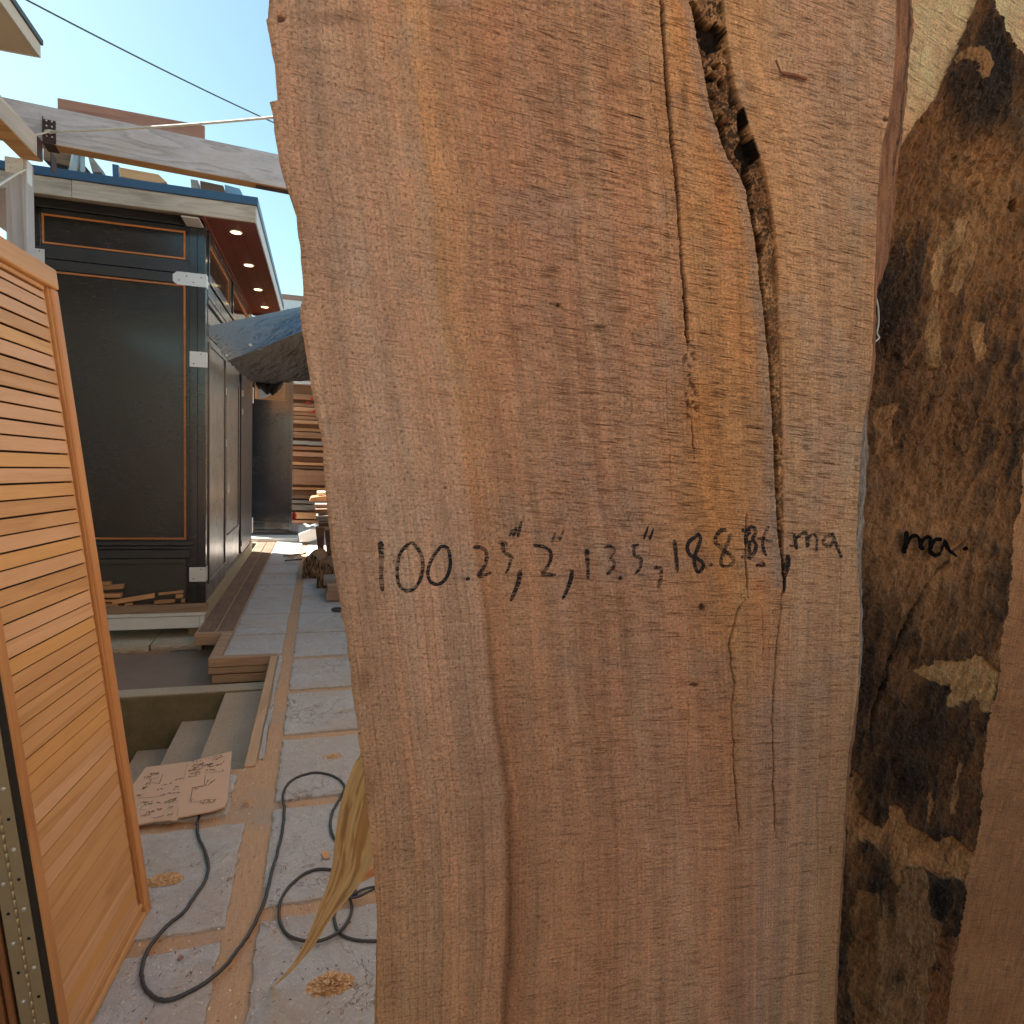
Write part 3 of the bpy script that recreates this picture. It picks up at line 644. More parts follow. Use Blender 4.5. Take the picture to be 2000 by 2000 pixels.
for l in ((1270, 345, 1540, 300), (1400, 365, 1580, 320), (1045, 400, 1235, 370), (1075, 440, 1210, 425), (1045, 475, 1215, 455), (1065, 500, 1160, 490), (1000, 545, 1190, 520), (1045, 575, 1160, 560), (1010, 600, 1190, 580), (990, 650, 1190, 620),
          (1260, 450, 1410, 430), (1300, 480, 1400, 470), (1430, 460, 1540, 440), (1280, 545, 1430, 520), (365, 600, 520, 580), (260, 660, 360, 640), (550, 780, 640, 760), (680, 760, 720, 750), (770, 690, 900, 665), (280, 770, 330, 750), (235, 835, 345, 800),
          (760, 810, 840, 800), (740, 860, 830, 840), (470, 860, 590, 835), (150, 955, 250, 940), (510, 955, 600, 940), (650, 930, 850, 890), (215, 1070, 400, 1050), (260, 1105, 410, 1080), (460, 1080, 540, 1060), (600, 1060, 800, 1000),
          (480, 1180, 590, 1165), (650, 1160, 765, 1130), (300, 1225, 430, 1205), (210, 1280, 390, 1255), (420, 1310, 590, 1285), (640, 1275, 740, 1250), (1190, 1040, 1470, 1010), (1180, 1080, 1440, 1050), (1280, 800, 1430, 690), (1300, 730, 1330, 700), (1060, 830, 1230, 810), (1090, 860, 1150, 850), (1250, 970, 1350, 930), (1300, 930, 1350, 900), (1400, 940, 1490, 890), (1140, 960, 1230, 930)): scrib(*l)
for q in (((345, 690), (395, 615), (510, 600)), ((345, 690), (500, 660)), ((385, 690), (345, 780)), ((570, 610), (515, 760), (400, 745)), ((1040, 830), (1250, 790), (1265, 620)), ((1060, 830), (1030, 1010), (1040, 1060), (1540, 1000), (1600, 860)), ((1030, 940), (1130, 925), (1120, 1000), (1035, 1020)), ((1225, 410), (1215, 510), (1045, 540)), ((1250, 480), (1240, 410)), ((1555, 420), (1580, 380)), ((1250, 590), (1560, 555), (1550, 520)), ((1260, 800), (1330, 690)), ((1150, 980), (1150, 920)), ((1230, 970), (1225, 900)), ((160, 1000), (380, 985), (620, 950)), ((820, 1030), (640, 1060)), ((1400, 910), (1540, 890), (1550, 1000))):
    pen(mb, [cc(*p) for p in q], .002, czt)
mb.build('pen_notes', M['pencil'], CB)
mb = MB()
for q in (((175, 1160), (230, 1130), (260, 1125)), ((230, 1165), (330, 1160))): pen(mb, [cc(*p) for p in q], .006, czt, .002)
mb.build('tape', M['paper'], CB)
mb = MB(); pen(mb, [(346, 1594), (351, 1560), (358, 1525), (366, 1491)], .0025, lambda x, y: cz(x, y)+.0006, .001); mb.build('fold', plain('fold', (.50, .31, .2), .9), CB)

# ================================================================ cables on the path
def c8(x, y): return (180+x/3.331, 1480+y/3.331)
def smooth(pts, n=6):
    P = [Vector(p) for p in pts]; out = []
    for i in range(len(P)-1):
        a = P[max(i-1, 0)]; b = P[i]; c = P[i+1]; d = P[min(i+2, len(P)-1)]
        for k in range(n):
            t = k/n; out.append(.5*((2*b)+(c-a)*t+(2*a-5*b+4*c-d)*t*t+(3*b-3*c+d-a)*t**3))
    out.append(P[-1]); return out
cab = [(704, 330), (700, 360), (685, 430), (690, 510), (730, 600), (755, 700), (735, 800), (660, 910), (600, 1000), (500, 1080), (420, 1170), (350, 1280), (325, 1380), (330, 1460), (370, 1530), (440, 1575), (520, 1570), (620, 1530), (740, 1460), (860, 1360), (940, 1260), (1020, 1150), (1080, 1030), (1130, 900), (1170, 740), (1210, 600), (1240, 460), (1250, 340), (1242, 250), (1260, 190), (1310, 140), (1400, 105), (1480, 98), (1570, 120), (1625, 160), (1642, 200), (1610, 270), (1560, 360), (1550, 450), (1575, 520), (1650, 600)]
mb = MB(); mb.tube([p+Vector((rs.uniform(-1, 1)*.0012, rs.uniform(-1, 1)*.0012, 0)) for p in smooth([PZ(*c8(x, y), .0125) for x, y in cab], 5)], .0058, 8)
single('extension_cable', mb, M['rubber'], 'long grey rubber cable looping over the stone tiles from under the cardboard', 'cable')
coil = [(1650, 735), (1555, 727), (1470, 725), (1380, 755), (1290, 830), (1235, 910), (1215, 1000), (1225, 1080), (1270, 1150), (1350, 1185), (1450, 1195), (1540, 1170), (1620, 1120), (1670, 1050), (1690, 980), (1680, 930), (1650, 890), (1600, 930), (1578, 1010), (1575, 1050), (1600, 1130), (1660, 1170), (1750, 1190), (1850, 1192), (1960, 1190)]
P = [PZ(*c8(x, y), .0125+(.009 if 8 < i < 14 else 0)) for i, (x, y) in enumerate(coil)]
mb = MB(); mb.tube(smooth(P), .0052, 8); CO = single('coiled_cable', mb, M['rubber'], 'coiled dark cable lying on the tiles beneath the split wood strip', 'cable')
mb = MB(); mb.tube(smooth([PZ(*c8(x, y), .03) for x, y in ((1670, 905), (1720, 875), (1790, 848), (1850, 840), (1800, 870), (1740, 900), (1690, 912), (1670, 905))]), .004, 8); mb.build('tie_loop', M['rubber'], CO)
mb = MB(); mb.tube([PZ(*c8(1688, 890), .02), PZ(*c8(1712, 880), .03)], .012, 10); mb.build('plug', plain('plug', (.05, .04, .12), .5), CO)

# split wood strip leaning on the back of the big slab
Lp = [(1752, -80), (1740, 0), (1700, 50), (1650, 180), (1600, 360), (1575, 560), (1562, 700), (1530, 830), (1480, 960), (1430, 1100), (1370, 1230), (1300, 1350), (1220, 1440), (1155, 1503)]
Rp = [(1990, -80), (1960, 100), (1930, 250), (1890, 400), (1860, 520), (1830, 640), (1800, 722), (1740, 825), (1680, 900), (1600, 990), (1530, 1080), (1440, 1230), (1300, 1390), (1170, 1506)]
rows = []; n_ = 40
def lerp_pl(pl, t):
    t *= len(pl)-1; i = min(int(t), len(pl)-2); f = t-i; return (pl[i][0]*(1-f)+pl[i+1][0]*f, pl[i][1]*(1-f)+pl[i+1][1]*f)
for i in range(n_+1):
    t = i/n_; a = lerp_pl(Lp, t); b = lerp_pl(Rp, t); Yd = .78+(1.77-.78)*t**.9; row = []
    for j in range(9):
        s_ = j/8; px, py = c8(a[0]+(b[0]-a[0])*s_, a[1]+(b[1]-a[1])*s_); yy = Yd+.03*math.sin(s_*3.1+t*3)*(1-t)+.004*math.sin(s_*17+t*9)*(1-t)
        row.append(PY(px, py, yy))
    rows.append(row)
tip = rows[-1][0].copy()
if tip.z < .012:
    for row in rows:
        for p in row: p.z = max(p.z, .012)
nr, nc = 200, 26; RR = []
for i in range(nr+1):
    t = i/nr*n_; k0 = min(int(t), n_-1); f = t-k0; row = []
    for j in range(nc+1):
        s_ = j/nc*8; j0 = min(int(s_), 7); g = s_-j0
        p = (rows[k0][j0]*(1-g)+rows[k0][j0+1]*g)*(1-f)+(rows[k0+1][j0]*(1-g)+rows[k0+1][j0+1]*g)*f; row.append(p)
    RR.append(row)
tt, ss = np.meshgrid(np.linspace(0, 1, nr+1), np.linspace(0, 1, nc+1), indexing='ij')
fb = fbm(ss*26, tt*3, 4, 201); fa = fbm(ss*10+.6*fbm(tt*6, ss*2, 3, 9), tt*3.2, 4, 202, .55); fc = fbm(ss*60, tt*14, 3, 203)
stk = sstep(.56, .62, fa)
la_ = np.array([.90, .62, .27])*(.72+.5*fb[..., None]); lb_ = np.array([.56, .30, .10])*(.7+.6*fb[..., None]); cc_ = np.clip((la_*(1-stk[..., None])+lb_*stk[..., None])*(.8+.4*fc[..., None]), 0, .95)
for i in range(nr+1):
    for j in range(nc+1): RR[i][j] = RR[i][j]+Vector((0, -1, .3))*float((fb[i, j]-.5)*.006+(.002 if stk[i, j] < .5 else 0))*(1-i/nr)
n = NT('split_wood'); at = n.N('Attribute', attribute_name='strip_col'); f_ = n.noise(n.tc.outputs['Object'], 300, 3, .6); n.bump(f_, .4, .001); n.fin(at.outputs['Color'], .6)
back = [[p+Vector((.003, .012*(1-i/nr)+.003, 0)) for p in row] for i, row in enumerate(RR)]
mb = MB(); mb.grid(RR, 0, True, False); mb.grid(back, 0, True, True)
for k_ in (0, nc): mb.grid([[r_[k_] for r_ in RR], [r_[k_] for r_ in back]], 0, False, k_ == 0)
SW = single('split_wood_strip', mb, n.m, 'twisted pale wood strip with brown streaks tapering down to the tiles beside the big slab', 'wood strip')
ca = SW.data.color_attributes.new('strip_col', 'FLOAT_COLOR', 'POINT'); n0 = (nr+1)*(nc+1); c4 = np.ones((len(SW.data.vertices), 4), np.float32); c4[:, :3] = (.75, .5, .2); c4[:n0, :3] = cc_.reshape(-1, 3); c4[n0:2*n0, :3] = cc_.reshape(-1, 3); ca.data.foreach_set('color', c4.ravel())
mb = MB(); q = [PY(*c8(x, y), 1.45) for x, y in ((1700, 800), (1850, 700), (1860, 760), (1690, 845))]; mb.prism(q, (.01, .05, 0)); single('wood_offcut', mb, M['fresh'], 'small pale wood offcut showing between the split strip and the big slab', 'offcut', bevel=.002)
# long board lying behind on the tiles
mb = MB(); 
rs = random.Random(11)
def pile(px, py, r, n_, name, label, h=.02):
    mb = MB(); c = PZ(px, py, 0.008)
    for i in range(n_):
        a = rs.uniform(0, 6.28); d = r*rs.random()**.8; q = c+Vector((d*math.cos(a)*1.3, d*math.sin(a)*.8, h*(1-d/r)**1.5*rs.random()))
        l = rs.uniform(.003, .013)*(1.6-d/r); an = rs.uniform(0, 3.14); t = Vector((math.cos(an), math.sin(an), rs.uniform(-.3, .5)))*l; s_ = Vector((-math.sin(an), math.cos(an), rs.uniform(-.3, .3)))*rs.uniform(.0012, .003)
        mb.add([q-t-s_, q+t-s_, q+t+s_, q-t+s_], [(0, 1, 2, 3)], i % 2)
    o = mb.build(name, [plain('chip_a', (.82, .53, .28), .8), plain('chip_b', (.60, .33, .14), .8)], None)
    return props(o, label, 'sawdust', 'sawdust on the tiles', 'stuff')
pile(645, 1924, .050, 1300, 'sawdust', 'heap of orange wood shavings on the tile in front, right of the strip tip', .03)
pile(322, 1718, .045, 500, 'sawdust', 'thin scatter of sawdust on the tile right of the louvred door', .008)
pile(648, 1478, .05, 160, 'sawdust', 'faint scatter of sawdust on the tile beside the slab edge', .004)
mb = MB()
for i in range(800):
    px = rs.uniform(230, 740); py = rs.uniform(1300, 2000)
    q = PZ(px, py, .0105)
    if q.x < -.30 and q.y > 3.1: continue
    an = rs.uniform(0, 3.14); l = rs.uniform(.0015, .006); t = Vector((math.cos(an), math.sin(an), .1))*l; s_ = Vector((-math.sin(an), math.cos(an), 0))*rs.uniform(.0008, .002)
    mb.add([q-t-s_, q+t-s_, q+t+s_, q-t+s_], [(0, 1, 2, 3)], i % 3)
props(mb.build('wood_chips', [M['fresh'], M['paper'], M['stack_dark']], None), 'tiny wood chips and specks scattered over the stone tiles', 'wood chips', None, 'stuff')
for (pp, lab) in (([(477, 1565), (487, 1560), (484, 1570), (478, 1570)], 'small torn orange wood chip on the tile left of the joint strip'), ([(346, 1873), (354, 1866), (359, 1870), (350, 1876)], 'small dark red bark chip inside the cable loop'), ([(627, 1668), (640, 1660), (643, 1675), (634, 1679)], 'flat tan wood chip on the tile beside the split strip')):
    mb = MB(); mb.prism([PZ(x, y, .011) for x, y in pp], (0, 0, .003)); single('wood_chip', mb, M['fresh'] if 'dark' not in lab else M['redboard'], lab, 'wood chip')

# ================================================================ scrap wood on the booth plinth
def scrap(x0, y0, x1, y1, h, Yd, dp, label, mat='fresh', g='scrap wood on the booth plinth'):
    a = PY(x0, y0, Yd); b = PY(x1, y1, Yd); mb = MB(); mb.obox(a, b-a, (0, dp, 0), (0, 0, h)); return single('wood_scrap', mb, M[mat], label, 'wood scrap', g, .002)
scrap(150, 1182, 230, 1184, .016, 5.90, .05, 'flat wood scrap at the bottom of the small pile by the louvred door')
scrap(150, 1176, 233, 1176, .018, 5.905, .05, 'second wood scrap up in the small pile by the louvred door')
scrap(150, 1168, 236, 1167, .030, 5.90, .06, 'broad pale scrap in the middle of the small pile by the louvred door')
scrap(150, 1157, 240, 1150, .034, 5.905, .06, 'widest top board of the small pile by the louvred door')
scrap(150, 1146, 216, 1143, .026, 5.91, .05, 'short piece crowning the small pile by the louvred door')
scrap(219, 1181, 301, 1168, .036, 5.895, .035, 'long wood scrap sloping up to the right in front of the lower panel')
scrap(243, 1184, 259, 1182, .020, 5.886, .02, 'small pale stub on the front edge of the plinth')
scrap(301, 1180, 342, 1177, .027, 5.90, .04, 'flat wood scrap on the plinth right of the sloping one')
scrap(309, 1163, 358, 1158, .018, 5.93, .05, 'thin upper scrap resting across at the right of the pile')
scrap(343, 1169, 357, 1168, .030, 5.915, .03, 'small upright scrap block near the corner post')
scrap(354, 1177, 361, 1177, .030, 5.90, .02, 'narrow end scrap nearest the corner post')

# ================================================================ tarpaulin
def tri(P, u, v): return P[0]*(1-u)*(1-v)+P[1]*u*(1-v)+P[2]*u*v+P[3]*(1-u)*v
n = NT('tarp'); o = n.tc.outputs['Object']; f1 = n.noise(n.mapping(o, (5, 5, 16)), 4, 6, .65, 1.5); f2 = n.noise(o, 60, 4, .6)
n.bump(n.math('ADD', f1, n.math('MULTIPLY', f2, .1)), .6, .03); n.fin(n.mix(f1, (.11, .14, .18), (.22, .27, .34)), .27, .6)
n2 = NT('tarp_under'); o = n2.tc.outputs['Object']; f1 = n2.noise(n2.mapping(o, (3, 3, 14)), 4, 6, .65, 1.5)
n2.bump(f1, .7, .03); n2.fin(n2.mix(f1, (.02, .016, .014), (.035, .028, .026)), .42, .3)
A = PY(405, 637, 6.1); Bp = PY(444, 705, 6.6); Cc = PY(620, 634, 7.6); Dd = PY(620, 592, 8.6)
TP = thing('tarpaulin', 'crumpled blue and black tarpaulin stretched from the booth side towards the big slab', 'tarpaulin', A)
rs2 = np.random.RandomState(4)
nu, nv = 110, 44; G = []
for j in range(nv+1):
    row = []
    for i in range(nu+1):
        u = i/nu; v = j/nv; p = tri([A, Dd, Cc, Bp], u, v); e = .45*(float(fbm(np.array(u*3.), np.array(v*3.), 2, 5))-.5)-.7*abs(float(fbm(np.array(u*7.+v*3), np.array(v*11.+u*4), 2, 15))-.5)-.45*abs(float(fbm(np.array(u*18.-v*6), np.array(v*20.+u*9), 2, 16))-.5)
        p = p+Vector((0, -.5, .7))*(e*.17*min(1, 6*v, 6*(1-v)+.15)); row.append(p)
    G.append(row)
mb = MB(); mb.grid(G, 0, True, True)
mb2 = MB(); Eb = PY(500, 752, 9.0); Fb = PY(625, 742, 8.4); front = G[-1]; H_ = []
for j in range(46):
    v = j/45; row = []
    for i in range(nu+1):
        u = i/nu; lo = Eb.lerp(Fb, u); p = front[i].lerp(lo, v); e = .4*(float(fbm(np.array(u*3.+3), np.array(v*3.), 2, 9))-.5)-.8*abs(float(fbm(np.array(u*5.+3), np.array(v*14.+u*5), 2, 19))-.5)-.4*abs(float(fbm(np.array(u*12.+3), np.array(v*30.+u*9), 2, 29))-.5)
        p = p+Vector((0, -.5, -.8))*(e*.10*min(1, 7*v)+.035*math.sin(math.pi*v)); row.append(p)
    H_.append(row)
mb2.grid(H_, 0, True, True)
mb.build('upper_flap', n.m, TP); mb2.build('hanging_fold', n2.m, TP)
mb = MB(); Kb = []
for i in range(41):
    t = i/40; px_ = 498+t*72; e = float(fbm(np.array(t*11), np.array(1.), 3, 3))-.5; low = 742+34*math.sin(math.pi*min(1, t*1.1))**.6*(1-.45*t)+16*e
    Kb.append([PY(px_, 736, 8.95), PY(px_, (738+low)/2, 8.85+.25*e), PY(px_+2*e, low, 8.95-.2*e)])
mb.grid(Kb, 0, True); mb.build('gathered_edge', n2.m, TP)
for (x, y, yy, r_) in ((443, 695, 6.52, .012), (489, 674, 6.85, .016)):
    c = PY(x, y, yy-.05); mb = MB(); nn = Vector((0, -.8, .5)).normalized(); mb.tube([c, c+nn*.006], r_, 12); mb.build('grommet', M['paper'], TP)
mb = MB(); q = [PY(x, y, 9.4) for x, y in ((502, 745), (528, 738), (530, 770), (520, 776), (506, 779))]; mb.prism(q, (0, .02, 0)); single('plastic_sheet', mb, M['wrap'], 'small crumpled clear plastic sheet caught under the tarpaulin', 'plastic sheet')

# ================================================================ far end of the yard
FB = thing('black_cabinet', 'tall black panelled cabinet standing across the far end of the path', 'cabinet', (-.75, 11.8, 0))
xa, xb = PY(488, 1000, 11.5).x, PY(569, 1000, 11.5).x
mb = MB(); mb.box((xa-.6, 11.53, .10), (xb, 12.4, 3.1)); mb.build('body', M['black'], FB)
mb = MB(); mb.box((xb-.045, 11.49, .10), (xb+.01, 11.6, 3.1)); mb.build('corner_trim', M['black'], FB, .004)
mb = MB(); mb.box((xa-.6, 11.50, .26), (xb-.05, 11.53, .275)); mb.box((xa-.6, 11.48, .10), (xb-.05, 11.53, .13)); mb.build('moulding', M['black_h'], FB, .004)
mb = MB(); mb.box((xa-.6, 11.40, .02), (xb+.11, 11.6, .095)); mb.build('base', M['black_h'], FB, .006)
mb = MB(); mb.box((xa-.3, 10.95, .0), (xb+.12, 11.38, .06)); single('timber_step', mb, M['white_paint'], 'pale painted step in front of the black cabinet at the far end', 'step', bevel=.005)
# lumber stack, board by board
LS = [(770, 781, 'stack', 'orange brown board at the very top of the far lumber stack'), (788, 795, 'stack', 'thin light board below the first dark gap of the far lumber stack'), (795.5, 804, 'stack', 'red flecked board second below the first dark gap of the far lumber stack'), (804.5, 812, 'stack', 'light board with red paint mark, third below the first dark gap'), (812.5, 820, 'stack', 'plain light board, fourth below the first dark gap'), (820.5, 828, 'stack', 'reddish board just above the second dark gap of the far stack'),
      (836, 843, 'fresh', 'golden board just below the second dark gap of the far stack'), (844, 856, 'stack', 'thick brown board below the golden one in the far stack'), (860, 870, 'stack_grey', 'rough split grey board a third of the way down the far stack'), (872, 879, 'stack', 'pale straight board below the rough split grey one'), (883, 892, 'stack', 'light board with pale end just above the widest dark gap'), (903, 909, 'fresh', 'thin golden board under the widest dark gap of the far stack'), (910, 916, 'stack_dark', 'dark brown board under the thin golden one'), (917, 948, 'stack', 'thickest reddish slab in the middle of the far lumber stack'), (952, 957, 'fresh', 'thin pale board directly below the thickest reddish slab'),
      (966, 975, 'stack_dark', 'dark bark edged board in the lower part of the far stack'), (977, 984, 'stack_grey', 'brown grey board below the dark bark edged one'), (985, 998, 'stack_grey', 'weathered grey timber low in the far stack'), (1001, 1014, 'fresh', 'orange squared timber beside the red can'), (1016, 1023, 'stack', 'lowest reddish board on top of the white wrapped bundle')]
for k, (ya, yb, mt, lab) in enumerate(LS):
    Yd = 12.6+.04*math.sin(k*2.3); z1 = PY(600, ya, Yd).z; z0 = PY(600, yb, Yd).z; x0 = -.62+.05*math.sin(k*1.7); x1 = (.55 if k < 17 else .10)+.05*math.sin(k*2.9)
    mb = MB(); n_ = 14; Fp = []
    ampl = (z1-z0)*(.22 if mt in ('stack_dark', 'stack_grey') else .08)
    bot = [(x0+(x1-x0)*i/n_, Yd+.02*float(fbm(np.array(i*.6), np.array(k*1.), 2, 3)), z0+ampl*float(fbm(np.array(i*.8), np.array(k*3.), 3, 8))) for i in range(n_+1)]
    topp = [(p[0], p[1]+.01, z1-ampl*float(fbm(np.array(i*.9), np.array(k*5.), 3, 12))) for i, p in enumerate(bot)]
    mb.prism(bot+topp[::-1], (0, 1.2, 0)); o = single('lumber_board', mb, M[mt], lab, 'board', 'boards of the far lumber stack', .003)
mb = MB()
for (x, y) in ((607, 776), (598, 784), (611, 801)): mb = MB(); mb.add([PY(x, y, 12.53), PY(x+5, y, 12.53), PY(x+5, y+6, 12.53), PY(x, y+6, 12.53)], [(0, 3, 2, 1)]); mb.build('red_mark', M['red'], bpy.data.objects.get('lumber_board.002'))
pm = bpy.data.objects['lumber_board.002'] if 'lumber_board.002' in bpy.data.objects else None
mb = MB(); mb.box((-.6, 12.75, .30), (.6, 13.6, 2.95)); single('stack_core', mb, M['stack_dark'], 'dark stickers and boards deep inside the far lumber stack', 'timber')
mb = MB(); z1 = PY(600, 746, 12.6).z; mb.box((-.7, 12.5, z1-.05), (.7, 13.7, z1+.0)); single('cover_sheet', mb, M['wrap'], 'white cover sheet over the top of the far lumber stack', 'sheet')
mb = MB(); Yd = 12.3; n_ = 16
G = [[PY(560+i*4.2, 1024+j*6+2.2*math.sin(i*1.3+j*2), Yd-j*.12+.04*math.sin(i*.9)) for i in range(n_)] for j in range(5)]; mb.grid(G, 0, True, True); mb.box((-.55, 12.32, .02), (-.02, 13.2, PY(600, 1026, 12.3).z-.02)); single('wrapped_bundle', mb, M['wrap'], 'white plastic wrapped bundle at the foot of the far lumber stack', 'bundle')
mb = MB(); q = PY(575, 1008, 12.3); mb.tube([q-Vector((0, 0, .05)), q+Vector((0, 0, .02)), q+Vector((0, 0, .05)), q+Vector((0, 0, .075))], [.04, .04, .02, .015], 12); single('red_can', mb, M['red'], 'small bright red can beside the black cabinet', 'can')
mb = MB(); q = [PY(x, y, 10.6) for x, y in ((583, 1044), (606, 1034), (629, 1033), (626, 1050), (604, 1058), (585, 1059))]; mb.prism(q, (0, .3, 0)); single('wrapped_board', mb, M['wrap'], 'crumpled pale wrapped board leaning on the path by the black cabinet', 'board', bevel=.004)
mb = MB(); mb.box((-.12, 12.0, .48), (-.085, 12.03, .72)); single('stake', mb, M['stack_grey'], 'short grey stake standing in front of the far lumber stack', 'stake')
# messy pile at right of the path
for k, (pp, Yd, dp, mt, lab) in enumerate((
    ([(619, 961), (640, 961), (640, 968), (619, 967)], 10.0, .3, 'paper', 'sunlit cream board end on top of the roadside pile'),
    ([(607, 972), (640, 968), (645, 980), (604, 979)], 9.9, .4, 'fresh', 'tan board just under the sunlit cream one'),
    ([(615, 985), (650, 985), (650, 991), (615, 991)], 9.6, .4, 'stack_grey', 'grey board in the pile beside the path, second layer'),
    ([(616, 995), (650, 994), (650, 1003), (617, 1003)], 9.4, .4, 'stack_dark', 'dark board in the pile beside the path, third layer'),
    ([(617, 1010), (650, 1008), (650, 1018), (618, 1018)], 9.2, .5, 'stack_grey', 'grey block in the pile beside the path, fourth layer'),
    ([(622, 1022), (655, 1020), (655, 1030), (623, 1030)], 9.0, .5, 'stack_dark', 'dark block under the grey one in the path side pile'),
    ([(616, 1030), (634, 1030), (632, 1085), (622, 1085)], 8.9, .15, 'stack_dark', 'dark upright post behind the split logs'),
    ([(634, 1035), (660, 1035), (660, 1110), (640, 1100)], 8.4, .4, 'stack_dark', 'large dark timber behind the second split log'))):
    mb = MB(); mb.prism([PY(x, y, Yd) for x, y in pp], (0, dp, 0)); single('pile_timber', mb, M[mt], lab, 'timber', 'timber pile beside the path', .004)
n = NT('log_wood'); o = n.tc.outputs['Object']; f1 = n.noise(n.mapping(o, (34, 34, 7)), 1.3, 5, .65, 1.2); st = n.ramp(f1, [(.40, (.045, .026, .016)), (.50, (.20, .12, .065)), (.62, (.50, .33, .18)), (.8, (.62, .45, .27))])
n.bump(f1, 1., .02); n.fin(st, .85, .2); M['log_wood'] = n.m
def log(front, Yd, dp, dx, label, sd_):
    mb = MB(); rs_ = random.Random(sd_); F = [PY(x, y, Yd) for x, y in front]; n_ = len(F); rings_ = []
    for k in range(7):
        t = k/6; rings_.append([p+Vector((dx*t+rs_.uniform(-.012, .012), dp*t+rs_.uniform(-.015, .015), rs_.uniform(-.010, .012))) for p in F])
    zmin = min(p.z for r_ in rings_ for p in r_)
    for r_ in rings_:
        for p in r_: p.z = max(p.z, .006)
    vs = [p for r_ in rings_ for p in r_]; fs = [(k*n_+i, (k+1)*n_+i, (k+1)*n_+(i+1) % n_, k*n_+(i+1) % n_) for k in range(6) for i in range(n_)]
    mb.add(vs, [f[::-1] for f in fs], 1); c = sum(rings_[0], Vector())/n_-Vector((0, .01, 0)); mb.add([c]+rings_[0], [(0, (i+1) % n_+1, i+1) for i in range(n_)], 0)
    return single('split_log', mb, [M['log_wood'], M['bark']], label, 'log', 'split logs beside the path', .006)
log([(591, 1131), (590, 1110), (594, 1096), (600, 1088), (610, 1084), (618, 1088), (624, 1096), (625, 1115), (622, 1133), (612, 1136), (602, 1133)], 7.75, .6, .10, 'large split log with dark rotten end grain, left of the two beside the path', 3)
log([(619, 1152), (618, 1128), (621, 1110), (628, 1100), (640, 1098), (652, 1106), (655, 1130), (652, 1150), (636, 1154)], 7.15, .5, .08, 'smaller split log in front of the larger one, right of the two', 8)
for (pp, Yd, dp, mt, lab) in (([(632, 1133), (670, 1131), (670, 1142), (632, 1144)], 6.65, .3, 'stack_grey', 'top timber stacked on the low dolly'), ([(639, 1143), (670, 1142), (670, 1156), (640, 1157)], 6.55, .4, 'board_tan', 'middle timber stacked on the low dolly')):
    mb = MB(); mb.prism([PY(x, y, Yd) for x, y in pp], (0, dp, 0)); single('pile_timber', mb, M[mt], lab, 'timber', 'timber pile beside the path', .004)
DL = thing('dolly', 'low wooden dolly with a steel caster carrying timber beside the path', 'dolly', (.15, 6.7, 0))
mb = MB(); mb.prism([PY(x, y, 6.5) for x, y in ((636, 1157), (690, 1156), (690, 1174), (636, 1174))], (0, .5, 0)); mb.build('platform', M['board_tan'], DL, .004)
mb = MB(); q = PY(643, 1176, 6.55); mb.tube([q, Vector((q.x, q.y, .0))], .012, 8); mb.build('caster', M['zinc'], DL)
mb = MB(); q = PZ(660, 1190, .02); mb.tube([q+Vector((.05*math.cos(a/10*6.28), .05*math.sin(a/10*6.28), 0)) for a in range(11)], .012, 8); single('rubber_ring', mb, M['rubber'], 'black rubber ring on the path under the dolly', 'ring')
# splintered kindling in the sun
for k, (x0, y0, x1, y1, mt) in enumerate(((553, 1087, 586, 1083, 'stack_dark'), (562, 1090, 598, 1082, 'fresh'), (575, 1092, 604, 1076, 'paper'), (584, 1084, 596, 1094, 'fresh'), (556, 1096, 590, 1094, 'stack_dark'))):
    a = PZ(x0, y0, .01); b = PZ(x1, y1, .03+.015*k); mb = MB(); mb.obox(a, b-a, (0, .03, 0), (0, 0, .014))
    single('kindling', mb, M[mt], ['dark splinter lying flat at the back left of the kindling', 'orange splinter crossing the kindling heap', 'cream splinter sticking up at the right of the kindling', 'short orange chip at the front of the kindling', 'long dark splinter in front of the kindling'][k], 'splinter', 'kindling in front of the split logs')
# roof beyond
BR = thing('far_building', 'far building with pale wall and corrugated blue roof edge seen above the tarpaulin', 'building', (0, 17, -.9))
z2 = PY(575, 597, 15.5).z
mb = MB(); mb.box((-1.2, 16, -.9), (3, 22, z2-.1)); mb.build('wall', M['white_paint'], BR)
mb = MB(); n_ = 60
G = [[Vector((-1.6+i*.08, y, z2-.12+(.045 if i % 2 else 0)+(y-15.5)*.15)) for i in range(n_)] for y in (15.5, 21)]; mb.grid(G, 0, False); mb.build('roof', M['blue_metal'], BR)
zt = PY(575, 585, 21).z; mb = MB(); mb.box((-1.8, 21, z2-.2), (3.4, 21.3, zt-.02)); mb.build('upper_wall', M['white_paint'], BR); mb = MB(); mb.box((-1.8, 20.95, zt-.02), (3.4, 21.3, zt+.12)); mb.build('ridge_board', M['redboard'], BR)
# ================================================================ the big slab
D = .3445
def curve(pl):
    a = np.array(pl, float); a = a[np.argsort(a[:, 1], kind='stable')]; return lambda y: np.interp(y, a[:, 1], a[:, 0])
Ls = [(525, -40), (525, 0), (523, 31), (519, 34), (521, 48), (524, 64), (528, 84), (530, 102), (535, 120), (537, 140), (540, 170), (543, 193), (526, 195.5), (528, 206), (531, 217), (534, 245), (537, 270), (541, 292), (545, 311), (550, 332), (556, 351), (563, 369), (569, 384), (578, 413), (584, 466), (588, 512), (591, 556), (592, 578), (588, 592), (585, 608), (588, 634), (593, 668), (601, 714), (606, 742), (610, 765), (616, 806), (624, 838), (630, 868), (632, 905), (635, 946), (642, 1022), (647, 1080), (657, 1137), (665, 1185), (672, 1222), (682, 1290), (688, 1349), (700, 1440), (709, 1500), (718, 1590), (727, 1656), (735, 1760), (738, 1850), (738, 1915), (735, 2000), (734, 2040)]
